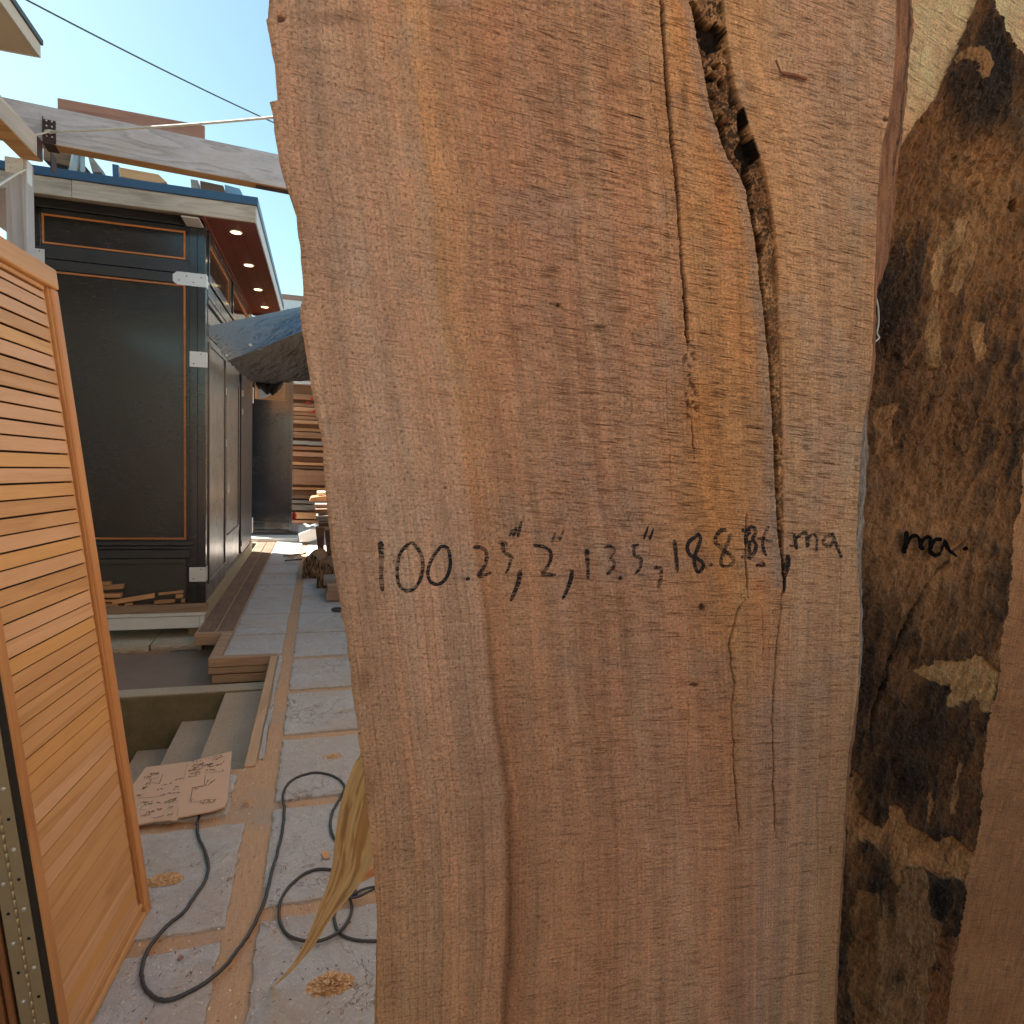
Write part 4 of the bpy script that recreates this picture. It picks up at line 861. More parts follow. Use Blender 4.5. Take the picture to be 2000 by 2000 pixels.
Rf = [(1752, -40), (1750, 0), (1749, 50), (1746, 124), (1739, 200), (1735, 225), (1722, 280), (1716, 342), (1710, 420), (1709, 500), (1706, 600), (1703, 700), (1696, 770), (1687, 813), (1681, 867), (1677, 940), (1673, 1012), (1672, 1060), (1676, 1121), (1679, 1200), (1678, 1260), (1676, 1320), (1670, 1380), (1664, 1430), (1656, 1480), (1652, 1535), (1648, 1608), (1645, 1680), (1641, 1735), (1636, 1825), (1631, 1916), (1629, 2000), (1628, 2040)]
Ro = [(1781, -40), (1781, 0), (1782, 62), (1776, 118), (1771, 171), (1764, 248), (1759, 295), (1750, 357), (1745, 435), (1734, 512), (1722, 543), (1712, 568), (1709, 600), (1708, 704), (1700, 759), (1692, 802), (1692, 849), (1695, 880), (1690, 976), (1682, 1048), (1680, 1139), (1683, 1230), (1681, 1284), (1675, 1350), (1669, 1427), (1662, 1463), (1655, 1535), (1650, 1608), (1647, 1680), (1643, 1735), (1638, 1825), (1633, 1916), (1631, 2000), (1630, 2040)]
def wcurve(pl, y):
    P = np.array([PY(a, b, y) for a, b in pl]); o = np.argsort(P[:, 2]); return P[o, 2], P[o, 0]
zL, xL = wcurve(Ls, D); zF, xF = wcurve(Rf, D); zO, xO = wcurve(Ro, D+.016)
NZ, NX, NB = 1200, 620, 26
zs = np.linspace(1.075, 1.86, NZ)
zs = np.concatenate([[0.0, .5, 1.0], zs, [2.0, 2.55]])
xl = np.interp(zs, zL, xL); xf = np.interp(zs, zF, xF); xo = np.maximum(np.interp(zs, zO, xO), xf+.0006)
rng = np.random.RandomState(3)
xl = xl+.0004*(fbm(zs*160, zs*0, 3, 41)-.5)*2; xo = xo+.0007*(fbm(zs*220, zs*0, 4, 43)-.5)*2; xf = xf+.0012*(fbm(zs*150, zs*0, 4, 44)-.5)
u = np.linspace(0, 1, NX); ub = np.linspace(0, 1, NB+1)[1:]
X_ = np.concatenate([xl[:, None]+(xf-xl)[:, None]*u[None], xf[:, None]+(xo-xf)[:, None]*ub[None]], 1)
Z_ = np.repeat(zs[:, None], X_.shape[1], 1)
px, py = proj(X_, np.full_like(X_, D), Z_)
pyc = np.clip(py, -30, 2030)
def jit(seed, amp, f=.03): return amp*(fbm(pyc*f, pyc*0+seed, 4, seed)-.5)*2
dep = np.zeros_like(X_); dark = np.zeros_like(X_)
c1 = curve([(795, 0), (810, 140), (829, 280), (848, 404), (857, 600), (880, 720), (905, 860), (917, 980), (932, 1080), (945, 1180), (950, 1260), (965, 1407), (986, 1552), (990, 1697), (990, 1821), (981, 1945), (978, 2000)])
cA = curve([(1293, 0), (1295, 62), (1306, 202), (1315, 295), (1323, 373), (1329, 466), (1337, 565), (1341, 616), (1344, 668), (1350, 740), (1353, 836), (1357, 875), (1372, 1000), (1400, 1100), (1420, 1200), (1426, 1286), (1431, 1380), (1436, 1535), (1444, 1640), (1450, 2000)])
cL = curve([(1346, -20), (1346, 0), (1355, 37), (1365, 93), (1377, 149), (1386, 202), (1398, 240), (1405, 264), (1420, 304), (1440, 335), (1455, 366), (1464, 413), (1474, 466), (1480, 512), (1487, 575), (1490, 604), (1498, 668), (1502, 720), (1505, 772), (1508, 823), (1512, 888), (1514, 953), (1517, 1023), (1522, 1067), (1529, 1141), (1527, 1180), (1500, 2000)])
cR = curve([(1414, -20), (1414, 0), (1417, 47), (1422, 93), (1430, 134), (1441, 186), (1453, 217), (1467, 258), (1480, 298), (1493, 329), (1503, 373), (1511, 419), (1517, 466), (1522, 578), (1525, 642), (1527, 707), (1529, 785), (1531, 862), (1531, 1000), (1532, 1078), (1533, 1141), (1527.5, 1180), (1500, 2000)])
def crack(pl, w_, depth, seed, dk=1.):
    c = curve(pl); a = np.array(pl)[:, 1]; y0, y1 = a.min(), a.max()
    x = c(pyc)+jit(seed, 2.2, .06)
    ww = w_*(.45+.9*fbm(pyc*.02, pyc*0+seed, 3, seed+5))*sstep(y0-8, y0+25, pyc)*(1-sstep(y1-40, y1+5, pyc))
    k = np.clip(1-np.abs(px-x)/np.maximum(ww, .01), 0, 1)*((pyc > y0-8) & (pyc < y1+5)); k = sstep(0, .6, k)
    global dep, dark
    dep = np.maximum(dep, depth*k); dark = np.maximum(dark, dk*k)
crack([(1293, -30), (1293, 0), (1295, 62), (1306, 202), (1315, 295), (1323, 373), (1329, 466), (1331, 500), (1337, 565), (1341, 616), (1344, 690)], 4.2, .0045, 1)
crack([(1351, 820), (1357, 905)], 2.2, .003, 2, .8)
crack([(1457, 1000), (1457, 1100), (1460, 1150), (1461, 1171)], 2.6, .004, 3)
crack([(1461, 1168), (1449, 1179), (1441, 1193), (1433, 1224), (1424, 1258), (1427, 1286), (1433, 1333), (1430, 1380), (1431, 1420), (1433, 1473), (1436, 1535), (1443, 1597), (1444, 1640)], 2.0, .0022, 4, .66)
crack([(1533, 1125), (1528, 1160), (1522, 1224), (1516, 1274), (1511, 1358), (1508, 1411), (1512, 1488), (1509, 1529), (1514, 1584), (1514, 1640)], 2.0, .0024, 5, .7)
crack([(1265, 62), (1271, 186), (1293, 295), (1302, 419), (1309, 528)], 1.3, .0006, 6, .30)
crack([(1299, 735), (1303, 800), (1309, 900), (1312, 1000)], 1.4, .0006, 7, .35)
crack([(1487, 1180), (1490, 1260), (1486, 1300)], 1.4, .0006, 9, .3)
for k, (xx, y0, y1) in enumerate(((1637, 985, 1250), (1340, 1180, 1500), (1592, 1500, 1800), (745, 40, 120), (560, 60, 150))): crack([(xx, y0), (xx+6, (y0+y1)/2), (xx+2, y1)], 1.2, .0004, 20+k, .28)
# rotten channel
l = cL(pyc)+jit(11, 2.5, .05); r_ = cR(pyc)+jit(12, 2., .05); wch = np.maximum(r_-l, .5)
inn = sstep(-.5, 2.0, px-l)*sstep(-.5, 2.0, r_-px)*(pyc < 1178)
nA = fbm(px*.035, pyc*.03, 5, 51, .6); nB = fbm(px*.15, pyc*.13, 4, 52, .6); nC = fbm(px*.5, pyc*.45, 3, 53)
cav = np.zeros_like(px)
def blob(cx, cy, rx, ry, s=1.):
    global cav
    d = np.sqrt(((px-cx)/rx)**2+((pyc-cy)/ry)**2)+(nA-.5)*1.5+(nB-.5)*.6
    cav = np.maximum(cav, s*(1-sstep(.98, 1.18, d)))
for b in ((1364, 35, 9, 26), (1372, 55, 14, 26), (1388, 74, 22, 24), (1402, 66, 14, 14), (1396, 86, 16, 12), (1392, 148, 14, 8), (1411, 160, 7, 10), (1434, 190, 6, 22), (1452, 236, 7, 26), (1412, 262, 7, 38), (1461, 292, 19, 19), (1470, 305, 12, 16), (1458, 335, 7, 24), (1464, 372, 6, 36), (1471, 425, 6, 30), (1480, 466, 10, 14), (1484, 486, 9, 16), (1386, 98, 5, 7), (1400, 126, 6, 6), (1398, 186, 7, 6), (1417, 238, 12, 4)): blob(*b)
for k in range(34):
    yy = 470+k*20.5+rng.uniform(-6, 6); blob(float(cL(yy))+3, yy, rng.uniform(3, 6), rng.uniform(6, 15), .9)
rough = (nA-.5)*.006+(nB-.5)*.004+(nC-.5)*.0012
wide = np.clip(wch/60., .18, 1.2)
base = (.0030*wide+.0012+rough*np.clip(wide, .25, 1))
edge = np.minimum((px-l)/wch, (r_-px)/wch); base = base+.004*wide*sstep(.22, 0, edge)
dch = inn*np.maximum(base*.45, .0003)+inn*cav*.006
dep = np.maximum(dep, dch); dark = np.maximum(dark, sstep(-.5, 2.0, px-l)*sstep(-6., -1., r_-px)*cav*1.04)  # near-black colour stands in for the shade inside the shallow cavities
cdk = inn*sstep(.30, .12, (px-l)/wch)*.75*(pyc > 150)*(.4+.9*nB); dark = np.maximum(dark, np.clip(cdk, 0, .8))
# rotten streak below the left crack
lc = 1352; m2 = sstep(16, 9, np.abs(px-(1346+(pyc-668)*.045)-jit(14, 4)))*sstep(655, 690, pyc)*(1-sstep(790, 850, pyc)); pit = sstep(.53, .66, nB+.25*(nA-.5))*m2
dep += .0022*pit+.0005*m2*(nC-.3); rot2 = m2
# relief from saw and drying
rip = fbm(px*.02, pyc*.16+px*.004, 4, 61)-.5; fine = fbm(px*.11, pyc*.42, 3, 62)-.5
dep += -(rip*.00035+fine*.00028)*(1-inn)
tufts = sstep(.66, .80, fbm(px*.09, pyc*.16, 4, 63))*sstep(.42, .62, fbm(px*.008, pyc*.008, 3, 64)); dep += .0006*tufts*(1-inn)
knots = np.zeros_like(px)
for (cx, cy, rx, ry) in ((1090, 596, 5, 5), (1371, 1187, 6, 8), (1356, 1338, 8, 4), (1730, 232, 6, 6), (870, 953, 3, 3), (548, 36, 12, 7), (1622, 1660, 2, 9), (1050, 1790, 3, 2)):
    knots = np.maximum(knots, 1-sstep(.6, 1.15, np.sqrt(((px-cx)/rx)**2+((pyc-cy)/ry)**2)+(nB-.5)*.8))
dep += .0016*knots; dark = np.maximum(dark, knots*.75)
# waney edge on the right (rolls back), soft rounding of the left arris
bevv = np.zeros_like(px); tb = np.clip((X_-xf[:, None])/np.maximum(xo-xf, 1e-4)[:, None], 0, 1)
isb = np.zeros_like(px); isb[:, NX:] = 1
dep += isb*(.016*tb**1.3+(fbm(px*.12, pyc*.05, 4, 71)-.5)*.004*tb)
dl = (X_-xl[:, None]); dep += .0016*sstep(.0022, 0, dl)
Yg = D+dep
# ---- base colours of the wood, by grain zones (G) and height
G0 = np.zeros_like(px)
Lc = curve([(525, 0), (545, 300), (590, 560), (630, 880), (665, 1185), (720, 1600), (736, 2000)])(pyc); C1 = c1(pyc)+jit(15, 3, .01); CA = cA(pyc); CRr = cR(pyc); CE = np.interp(pyc, [0, 2000], [1750, 1630])
knotsx = [Lc, C1, CA, np.maximum(CRr, CA+40), CE]; gv = [0, 300, 750, 900, 1120]
G = np.zeros_like(px)
for i in range(4):
    a, b = knotsx[i], knotsx[i+1]; t = (px-a)/np.maximum(b-a, 1); sel = (t >= 0) if i else np.ones_like(t, bool)
    G = np.where(sel, gv[i]+t*(gv[i+1]-gv[i]), G)
def lin(c): c = np.array(c, float)/255.; return np.where(c < .04045, c/12.92, ((c+.055)/1.055)**2.4)
gx = [0, 120, 292, 304, 360, 480, 620, 735, 765, 830, 880, 925, 1000, 1120]
tab = {0: [(178, 150, 128), (182, 154, 130), (190, 152, 118), (200, 152, 106), (186, 142, 106), (178, 136, 106), (184, 146, 112), (196, 148, 104), (206, 156, 104), (196, 144, 96), (206, 160, 112), (208, 164, 114), (184, 154, 126), (184, 156, 126)],
       600: [(188, 156, 130), (184, 154, 132), (190, 158, 130), (192, 150, 108), (182, 142, 110), (178, 136, 108), (180, 138, 108), (184, 142, 106), (196, 146, 96), (204, 150, 92), (204, 154, 100), (202, 160, 116), (196, 158, 120), (196, 156, 114)],
       1050: [(176, 146, 122), (186, 160, 138), (184, 158, 134), (190, 146, 108), (182, 142, 110), (176, 136, 108), (184, 142, 112), (190, 142, 92), (200, 146, 84), (196, 142, 92), (184, 144, 112), (196, 158, 120), (198, 160, 124), (196, 158, 118)],
       1500: [(176, 142, 110), (176, 142, 114), (176, 144, 120), (166, 122, 90), (174, 132, 100), (180, 136, 104), (180, 138, 110), (182, 138, 100), (182, 136, 98), (178, 142, 114), (176, 140, 112), (184, 146, 116), (186, 150, 118), (180, 142, 100)],
       2000: [(176, 142, 104), (176, 140, 102), (176, 138, 102), (158, 114, 80), (170, 128, 92), (178, 138, 104), (182, 146, 114), (176, 138, 108), (172, 134, 108), (184, 150, 124), (188, 156, 130), (184, 150, 118), (186, 148, 112), (182, 142, 96)]}
ky = sorted(tab); yy_ = np.clip(pyc, 0, 1999.9); col = np.zeros(px.shape+(3,))
cols = []
for k in ky:
    L3 = lin(tab[k]); cols.append(np.stack([np.interp(G, gx, L3[:, c]) for c in range(3)], -1))
for i in range(len(ky)-1):
    t = np.clip((yy_-ky[i])/(ky[i+1]-ky[i]), 0, 1); sel = (yy_ >= ky[i]) & (yy_ < ky[i+1]); cc_ = cols[i]*(1-t)[..., None]+cols[i+1]*t[..., None]; col = np.where(sel[..., None], cc_, col)
# streaks that run with the grain, blotches
st = fbm(G*.045, pyc*.0016, 4, 81, .55)-.5; st2 = fbm(G*.22, pyc*.004, 3, 82)-.5; bl = fbm(px*.006, pyc*.004, 4, 83)-.5; sp_ = fbm(px*.03, pyc*.02, 4, 84)-.5
f = 1+.38*st+.26*st2+.22*bl+.22*sp_
col = col*.72+lin((192, 144, 110))*.28
hv = (fbm(G*.028+9, pyc*.0022, 4, 85, .6)-.5)[..., None]; col = col*(1+hv*np.array([.20, -.10, -.26])*.85)
ring = np.abs(((G*.052+.6*(fbm(G*.01, pyc*.004, 3, 86)-.5)) % 1)-.5)*2; ringm = sstep(.84, 1., ring)*sstep(330, 250, G)*sstep(850, 1150, pyc)*.30*(.5+fbm(G*.1, pyc*.012, 2, 87))
f = f*(1-ringm)
edgeC1 = np.exp(-((px-C1-6)/10.)**2)*sstep(700, 1400, pyc)*.42; f *= (1-edgeC1)
orange = (sstep(.5, .72, fbm(px*.012+3, pyc*.005, 4, 88))*sstep(680, 760, G)*sstep(940, 880, G)*(1-sstep(1150, 1450, pyc)))[..., None]
col = col*f[..., None]; col = col*(1-orange*np.array([.0, .07, .18]))
grey = (sstep(.56, .74, fbm(px*.010, pyc*.010, 4, 89))*.22*(1-sstep(1300, 1700, pyc)))[..., None]
lum = col.mean(-1, keepdims=True); col = col*(1-grey)+lum*np.array([.98, .93, .86])*.86*grey
for (cx, cy, rx, ry, a) in ((1215, 168, 18, 14, .35), (650, 35, 60, 16, .35), (625, 100, 40, 10, .2), (1640, 1660, 40, 90, .12), (712, 1330, 14, 30, .3), (722, 1540, 16, 36, .25), (1336, 180, 8, 50, .35), (1371, 1187, 14, 16, .3)):
    s_ = np.exp(-(((px-cx)/rx)**2+((pyc-cy)/ry)**2))*a; col *= (1-s_*(1+.8*(nB-.5)))[..., None]
# inside the rot: crumbly tan wood
tan = lin((206, 158, 108)); brn = lin((96, 64, 40)); pitd = inn*sstep(.53, .43, nB)*(.8+.2*(pyc < 460))*sstep(.03, .10, wch/60.); dark = np.maximum(dark, np.clip(pitd, 0, .93)); dep += pitd*.0012
mixr = np.clip(.60-(nB-.5)*3.2-(nC-.5)*1.0-(nA-.5)*1.6, 0, 1)[..., None]; rc = tan*mixr+brn*(1-mixr)
col = col*(1-inn[..., None])+rc*inn[..., None]
greyL = (np.exp(-((px-l+9)/9.)**2)*(px < l)*(pyc < 1150))[..., None]*.5; col = col*(1-greyL)+lin((156, 142, 130))*greyL
col = col*(1-.45*(rot2*sstep(.4, .6, nB))[..., None])
# bark edge colours
bk = lin((150, 104, 68)); bk2 = lin((92, 58, 36)); bm_ = np.clip(fbm(px*.12, pyc*.03, 4, 91)*1.4-.2, 0, 1)[..., None]; bc = bk*(1-bm_)+bk2*bm_
gb = (sstep(790, 830, pyc)*(1-sstep(1330, 1360, pyc)))[..., None]; gcol = lin((150, 138, 126))*(.0+1.3*fbm(px*.3, pyc*.09, 4, 92)[..., None]); bc = bc*(1-gb)+gcol*gb
ibm = isb[..., None]; col = col*(1-ibm)+bc*ibm
groove = isb*np.exp(-((tb-.72)/.08)**2)*(pyc < 330); col *= (1-.75*groove)[..., None]; dep2 = groove
col *= (1-.975*np.clip(dark, 0, 1))[..., None]
col = np.clip(col*np.array([1.34, 1.29, 1.29]), .002, .88)
sawm = (1-inn)*(1-isb)*np.clip(.55+.9*sstep(250, 620, G)*(1-.6*sstep(900, 1500, pyc))+.5*(fbm(px*.004, pyc*.004, 3, 93)-.5), .2, 1.5)
H, W_ = X_.shape
def np_mesh(name, X, Y, Z, colr, attrs, closed_back, mat, yb):
    H, W = X.shape
    V = np.stack([X, Y, Z], -1).reshape(-1, 3)
    idx = np.arange(H*W).reshape(H, W)
    F = np.stack([idx[:-1, :-1], idx[:-1, 1:], idx[1:, 1:], idx[1:, :-1]], -1).reshape(-1, 4)
    # back: rows of two points
    xb0 = X[:, 0]+.004; xb1 = X[:, -1]-.003
    B0 = np.stack([xb0, np.full(H, yb), Z[:, 0]], -1); B1 = np.stack([xb1, np.full(H, yb), Z[:, 0]], -1); n0 = H*W
    b0 = n0+np.arange(H); b1 = n0+H+np.arange(H)
    Fb = [np.stack([b0[:-1], b0[1:], b1[1:], b1[:-1]], -1), np.stack([idx[:-1, 0], idx[1:, 0], b0[1:], b0[:-1]], -1), np.stack([idx[:-1, -1], b1[:-1], b1[1:], idx[1:, -1]], -1)]
    V = np.concatenate([V, B0, B1]); F = np.concatenate([F]+Fb)
    me = bpy.data.meshes.new(name); me.vertices.add(len(V)); me.vertices.foreach_set('co', V.astype(np.float32).ravel())
    nF = len(F); me.loops.add(nF*4); me.loops.foreach_set('vertex_index', F.astype(np.int32).ravel()); me.polygons.add(nF)
    me.polygons.foreach_set('loop_start', np.arange(0, nF*4, 4, dtype=np.int32)); me.polygons.foreach_set('loop_total', np.full(nF, 4, np.int32))
    sm = np.zeros(nF, bool); sm[:(H-1)*(W-1)] = True; me.polygons.foreach_set('use_smooth', sm)
    me.update(calc_edges=True); me.validate()
    ca = me.color_attributes.new('wood_col', 'FLOAT_COLOR', 'POINT'); c4 = np.ones((len(V), 4), np.float32); c4[:H*W, :3] = colr.reshape(-1, 3)
    c4[H*W:H*W+H, :3] = colr[:, 0]*.8; c4[H*W+H:, :3] = colr[:, -1]*.7; ca.data.foreach_set('color', c4.ravel())
    for k, a in attrs.items():
        at = me.attributes.new(k, 'FLOAT', 'POINT'); vv = np.zeros(len(V), np.float32); vv[:H*W] = a.ravel(); at.data.foreach_set('value', vv)
    me.materials.append(mat); return me
def slab_mat(name, ang=0., amt=1., bd=1.):
    n = NT(name); at = n.N('Attribute', attribute_name='wood_col'); g = n.N('Attribute', attribute_name='grain'); sa = n.N('Attribute', attribute_name='saw'); o = n.tc.outputs['Object']
    # cross-grain saw marks: broken fine dark lines, slightly tilted
    warp = n.N('Mapping'); n.L(o, warp.inputs[0]); warp.inputs['Rotation'].default_value = (0, ang, 0)
    v = warp.outputs[0]
    a = n.noise(n.mapping(v, (26, 1, 560)), 1., 3, .6); b = n.noise(n.mapping(v, (70, 1, 1500)), 1., 2, .5); brk = n.noise(n.mapping(v, (60, 1, 300)), 1., 4, .7)
    la = n.ramp(a, [(.54, 0.), (.66, 1.)]); lb = n.ramp(b, [(.48, 0.), (.62, 1.)]); bk = n.ramp(brk, [(.42, .12), (.62, 1.)])
    lines = n.math('MULTIPLY', n.math('ADD', n.math('MULTIPLY', la, .42), n.math('MULTIPLY', lb, .80)), bk)
    lines = n.math('MULTIPLY', lines, sa.outputs['Fac'])
    big = n.ramp(n.noise(n.mapping(v, (7, 1, 430)), 1., 3, .6), [(.62, 0.), (.70, 1.)]); lines = n.math('ADD', lines, n.math('MULTIPLY', n.math('MULTIPLY', big, bk), n.math('MULTIPLY', sa.outputs['Fac'], .9)))
    # along the grain
    gc = n.N('CombineXYZ'); n.L(g.outputs['Fac'], gc.inputs[0]); sep = n.N('SeparateXYZ'); n.L(o, sep.inputs[0]); n.L(sep.outputs[2], gc.inputs[2])
    fib = n.noise(n.mapping(gc.outputs[0], (.35, 1, 22)), 1., 4, .6); fib2 = n.noise(n.mapping(gc.outputs[0], (1.1, 1, 60)), 1., 3, .6)
    pore = n.ramp(n.noise(n.mapping(o, (640, 1, 560)), 1., 4, .7), [(.54, 0.), (.66, 1.)])
    fuzz = n.noise(n.mapping(o, (520, 1, 700)), 1., 4, .75)
    k = n.math('SUBTRACT', 1.0, n.math('MULTIPLY', lines, .36*amt))
    if bd > 1:
        rg = n.noise(n.mapping(n.mapping(o, (1, 1, 1), (0, R(-16), 0)), (190, 1, 34)), 1., 6, .72, .6); inv = n.math('SUBTRACT', 1.05, sa.outputs['Fac'], None, True); k = n.math('MULTIPLY', k, n.math('ADD', 1.0, n.math('MULTIPLY', inv, n.mapr(rg, .32, .68, -.55, .55))))
    k = n.math('MULTIPLY', k, n.mapr(fib, .25, .75, .84, 1.16)); k = n.math('MULTIPLY', k, n.mapr(fib2, .25, .75, .95, 1.05)); k = n.math('MULTIPLY', k, n.mapr(fuzz, .3, .7, .68, 1.30))
    k = n.math('MULTIPLY', k, n.math('SUBTRACT', 1.0, n.math('MULTIPLY', pore, .52)))
    c = n.mix(1., at.outputs['Color'], k, 'MULTIPLY'); c = n.mix(n.math('MULTIPLY', lines, .55, None, True), c, n.mix(1., c, (.62, .44, .34), 'MULTIPLY'))
    fl = n.ramp(n.noise(n.mapping(o, (420, 1, 800)), 1., 3, .7), [(.62, 0.), (.74, 1.)]); c = n.mix(n.math('MULTIPLY', fl, .35), c, n.mix(1., c, (1.5, 1.42, 1.35), 'MULTIPLY'))
    h = n.math('ADD', n.math('MULTIPLY', lines, -1.), n.math('ADD', n.math('MULTIPLY', fuzz, .9), n.math('SUBTRACT', n.math('MULTIPLY', fib2, .3), n.math('MULTIPLY', pore, .5))))
    n.bump(h, .8, .0007*amt*bd)
    return n.fin(c, .72, .22)
gr = G
me = np_mesh('wood_slab', X_-.16, Yg-D, Z_, col, {'grain': gr, 'saw': sawm}, True, slab_mat('slab_wood', R(-3)), .0508)
slab = bpy.data.objects.new('wood_slab', me); COL.objects.link(slab); slab.location = (.16, D, 0); slab['_off'] = (.16, D, 0)
props(slab, 'huge rough sawn brown slab with a long rotten crack and marker measurements, filling the middle', 'wood slab')
# relief lookup so that the ink sits on the wood
zi = zs[3:-2]
def slab_pt(ax, ay, lift=.00022):
    w_ = PY(ax, ay, D); r = int(np.clip(np.searchsorted(zs, w_.z), 1, len(zs)-1)); row = X_[r]; c = int(np.clip(np.searchsorted(row, w_.x), 1, len(row)-1))
    d = dep[r, c]; return Vector((w_.x, D+min(d, .006)-lift, w_.z))
class Ink:
    def __init__(s, pt): s.mb = MB(); s.pt = pt
    def stroke(s, pts, w0, w1=None, conv=lambda x, y: (x, y)):
        w1 = w0 if w1 is None else w1
        P = [Vector((*conv(*p), 0)) for p in pts]
        S = smooth(P, 7) if len(P) > 2 else [P[0].lerp(P[-1], i/8) for i in range(9)]
        # resample densely in px
        Q = [S[0]]
        for p in S[1:]:
            d = (p-Q[-1]).length; n_ = max(1, int(d/2.2)); a = Q[-1]
            for i in range(n_): Q.append(a.lerp(p, (i+1)/n_))
        Lr = []; Rr = []; N_ = len(Q)
        for i, p in enumerate(Q):
            t = (Q[min(i+1, N_-1)]-Q[max(i-1, 0)]);
            if t.length < 1e-6: t = Vector((0, 1, 0))
            t.normalize(); nn = Vector((-t.y, t.x, 0)); f_ = i/(N_-1); wv = (w0*(1-f_)+w1*f_)*(.88+.28*random.random()*.8)/2
            cap = min(1, .55+i*.25, .55+(N_-1-i)*.25); wv *= cap
            Lr.append(s.pt(p.x-nn.x*wv, p.y-nn.y*wv)); Rr.append(s.pt(p.x+nn.x*wv, p.y+nn.y*wv))
        C_ = [s.pt(p.x, p.y) for p in Q]
        s.mb.grid([Lr, C_, Rr], 0, True)
    def dot(s, x, y, r, conv=lambda x, y: (x, y)):
        c = conv(x, y); ring = [s.pt(c[0]+r*math.cos(a*.6283)*(.9+.2*random.random()), c[1]+r*math.sin(a*.6283)*(.9+.2*random.random())) for a in range(10)]
        s.mb.add([s.pt(*c)]+ring, [(0, (i+1) % 10+1, i+1) for i in range(10)])
n = NT('marker_ink'); o = n.tc.outputs['Object']
dry = n.noise(n.mapping(o, (500, 1, 900)), 1., 3, .6); lin_ = n.noise(n.mapping(o, (60, 1, 1100)), 1., 3, .6); big = n.noise(n.mapping(o, (40, 1, 40)), 1., 2, .5)
f_ = n.math('ADD', n.math('MULTIPLY', dry, .6), n.math('ADD', n.math('MULTIPLY', lin_, .7), n.math('MULTIPLY', big, .5)))
al = n.ramp(n.mapr(f_, .6, 1.2, 0, 1), [(.40, 1.), (.66, .25)])
n.L(al, n.b.inputs['Alpha']); n.fin((.012, .011, .016), .6, .3); INK = n.m
INKD = plain('ink_dense', (.007, .006, .007), .95, 0, .3, 400, .3, .05)
A_ = lambda x, y: (700+x/2.76, 980+y/2.76); B_ = lambda x, y: (1280+x/4.6, 980+y/4.6)
ik = Ink(slab_pt); S_ = ik.stroke
S_([(118, 212), (124, 300), (122, 400), (130, 482)], 12, 8, A_)
S_([(285, 215), (230, 270), (210, 350), (217, 440), (258, 480), (310, 458), (342, 390), (345, 310), (318, 250), (285, 215)], 7, 7, A_)
S_([(450, 235), (400, 300), (375, 370), (385, 425), (420, 445), (462, 425), (490, 370), (495, 310), (480, 250), (447, 238)], 7, 7, A_)
ik.dot(590, 415, 4.5, A_)
S_([(618, 246), (652, 244), (685, 265), (690, 310), (672, 360), (640, 402)], 7.5, 8, A_); S_([(640, 402), (680, 396), (718, 378)], 9, 5, A_)
S_([(752, 216), (804, 226)], 8, 8, A_); S_([(776, 222), (786, 272), (820, 292), (815, 340), (793, 388)], 9, 5, A_)
S_([(832, 192), (852, 135)], 7, 7, A_); S_([(858, 190), (878, 105)], 7, 6, A_); S_([(812, 188), (832, 148)], 5, 4, A_)
S_([(872, 368), (860, 440), (820, 535)], 10, 7, A_)
S_([(938, 235), (990, 240), (1030, 262), (1036, 310), (1012, 360), (985, 390)], 7, 7, A_); S_([(985, 390), (1065, 395)], 9, 6, A_)
S_([(1043, 226), (1060, 165)], 6, 5, A_); S_([(1083, 210), (1106, 153)], 6, 5, A_)
S_([(1152, 368), (1138, 440), (1100, 528)], 9, 7, A_)
S_([(1230, 253), (1235, 330), (1238, 417)], 10, 6, A_)
S_([(1322, 250), (1360, 241), (1382, 265), (1352, 308)], 5, 5, A_); S_([(1352, 308), (1377, 322), (1372, 358), (1338, 392)], 6, 7, A_)
ik.dot(1410, 410, 4.2, A_)
S_([(1468, 240), (1512, 230)], 6, 6, A_); S_([(1485, 240), (1488, 290), (1522, 305), (1520, 350), (1493, 387)], 7, 6, A_)
S_([(1538, 202), (1562, 130)], 6, 4, A_); S_([(1568, 207), (1592, 142)], 6, 4, A_)
S_([(1588, 358), (1626, 356), (1630, 405), (1615, 465)], 6, 9, A_)
S_([(168, 342), (185, 480), (197, 635)], 9, 6, B_)
S_([(392, 282), (350, 320), (302, 360), (286, 420), (312, 478), (380, 512), (430, 560), (412, 610), (384, 630), (357, 585), (350, 500), (385, 400), (406, 330), (380, 280)], 8, 7, B_)
ik.dot(497, 562, 4, B_)
S_([(637, 255), (590, 258), (545, 310), (545, 372), (610, 430), (690, 500), (697, 548), (650, 578), (598, 572), (590, 515), (625, 420), (660, 345), (677, 283)], 8, 7, B_)
ik.dot(787, 497, 4.2, B_)
S_([(772, 258), (835, 262), (812, 330), (832, 410), (838, 515)], 9, 9, B_); S_([(832, 244), (870, 222), (902, 270), (872, 338), (902, 385), (890, 450), (838, 520)], 7, 8, B_); S_([(850, 345), (842, 430), (860, 480)], 7, 7, B_); S_([(800, 280), (860, 270)], 9, 8, B_)
S_([(1017, 218), (982, 290), (963, 360), (972, 430), (995, 488)], 7, 6, B_); S_([(915, 325), (1058, 356)], 6, 5, B_)
S_([(902, 576), (988, 560)], 10, 10, B_)
S_([(1168, 480), (1192, 530), (1186, 600), (1158, 705)], 13, 5, B_); S_([(1175, 490), (1185, 600)], 13, 9, B_)
S_([(1200, 395), (1245, 396)], 4, 4, B_); S_([(1246, 288), (1268, 432)], 8, 7, B_); S_([(1266, 330), (1328, 275), (1358, 300), (1366, 412)], 6, 8, B_); S_([(1366, 330), (1420, 290), (1450, 340), (1443, 455)], 6, 5, B_)
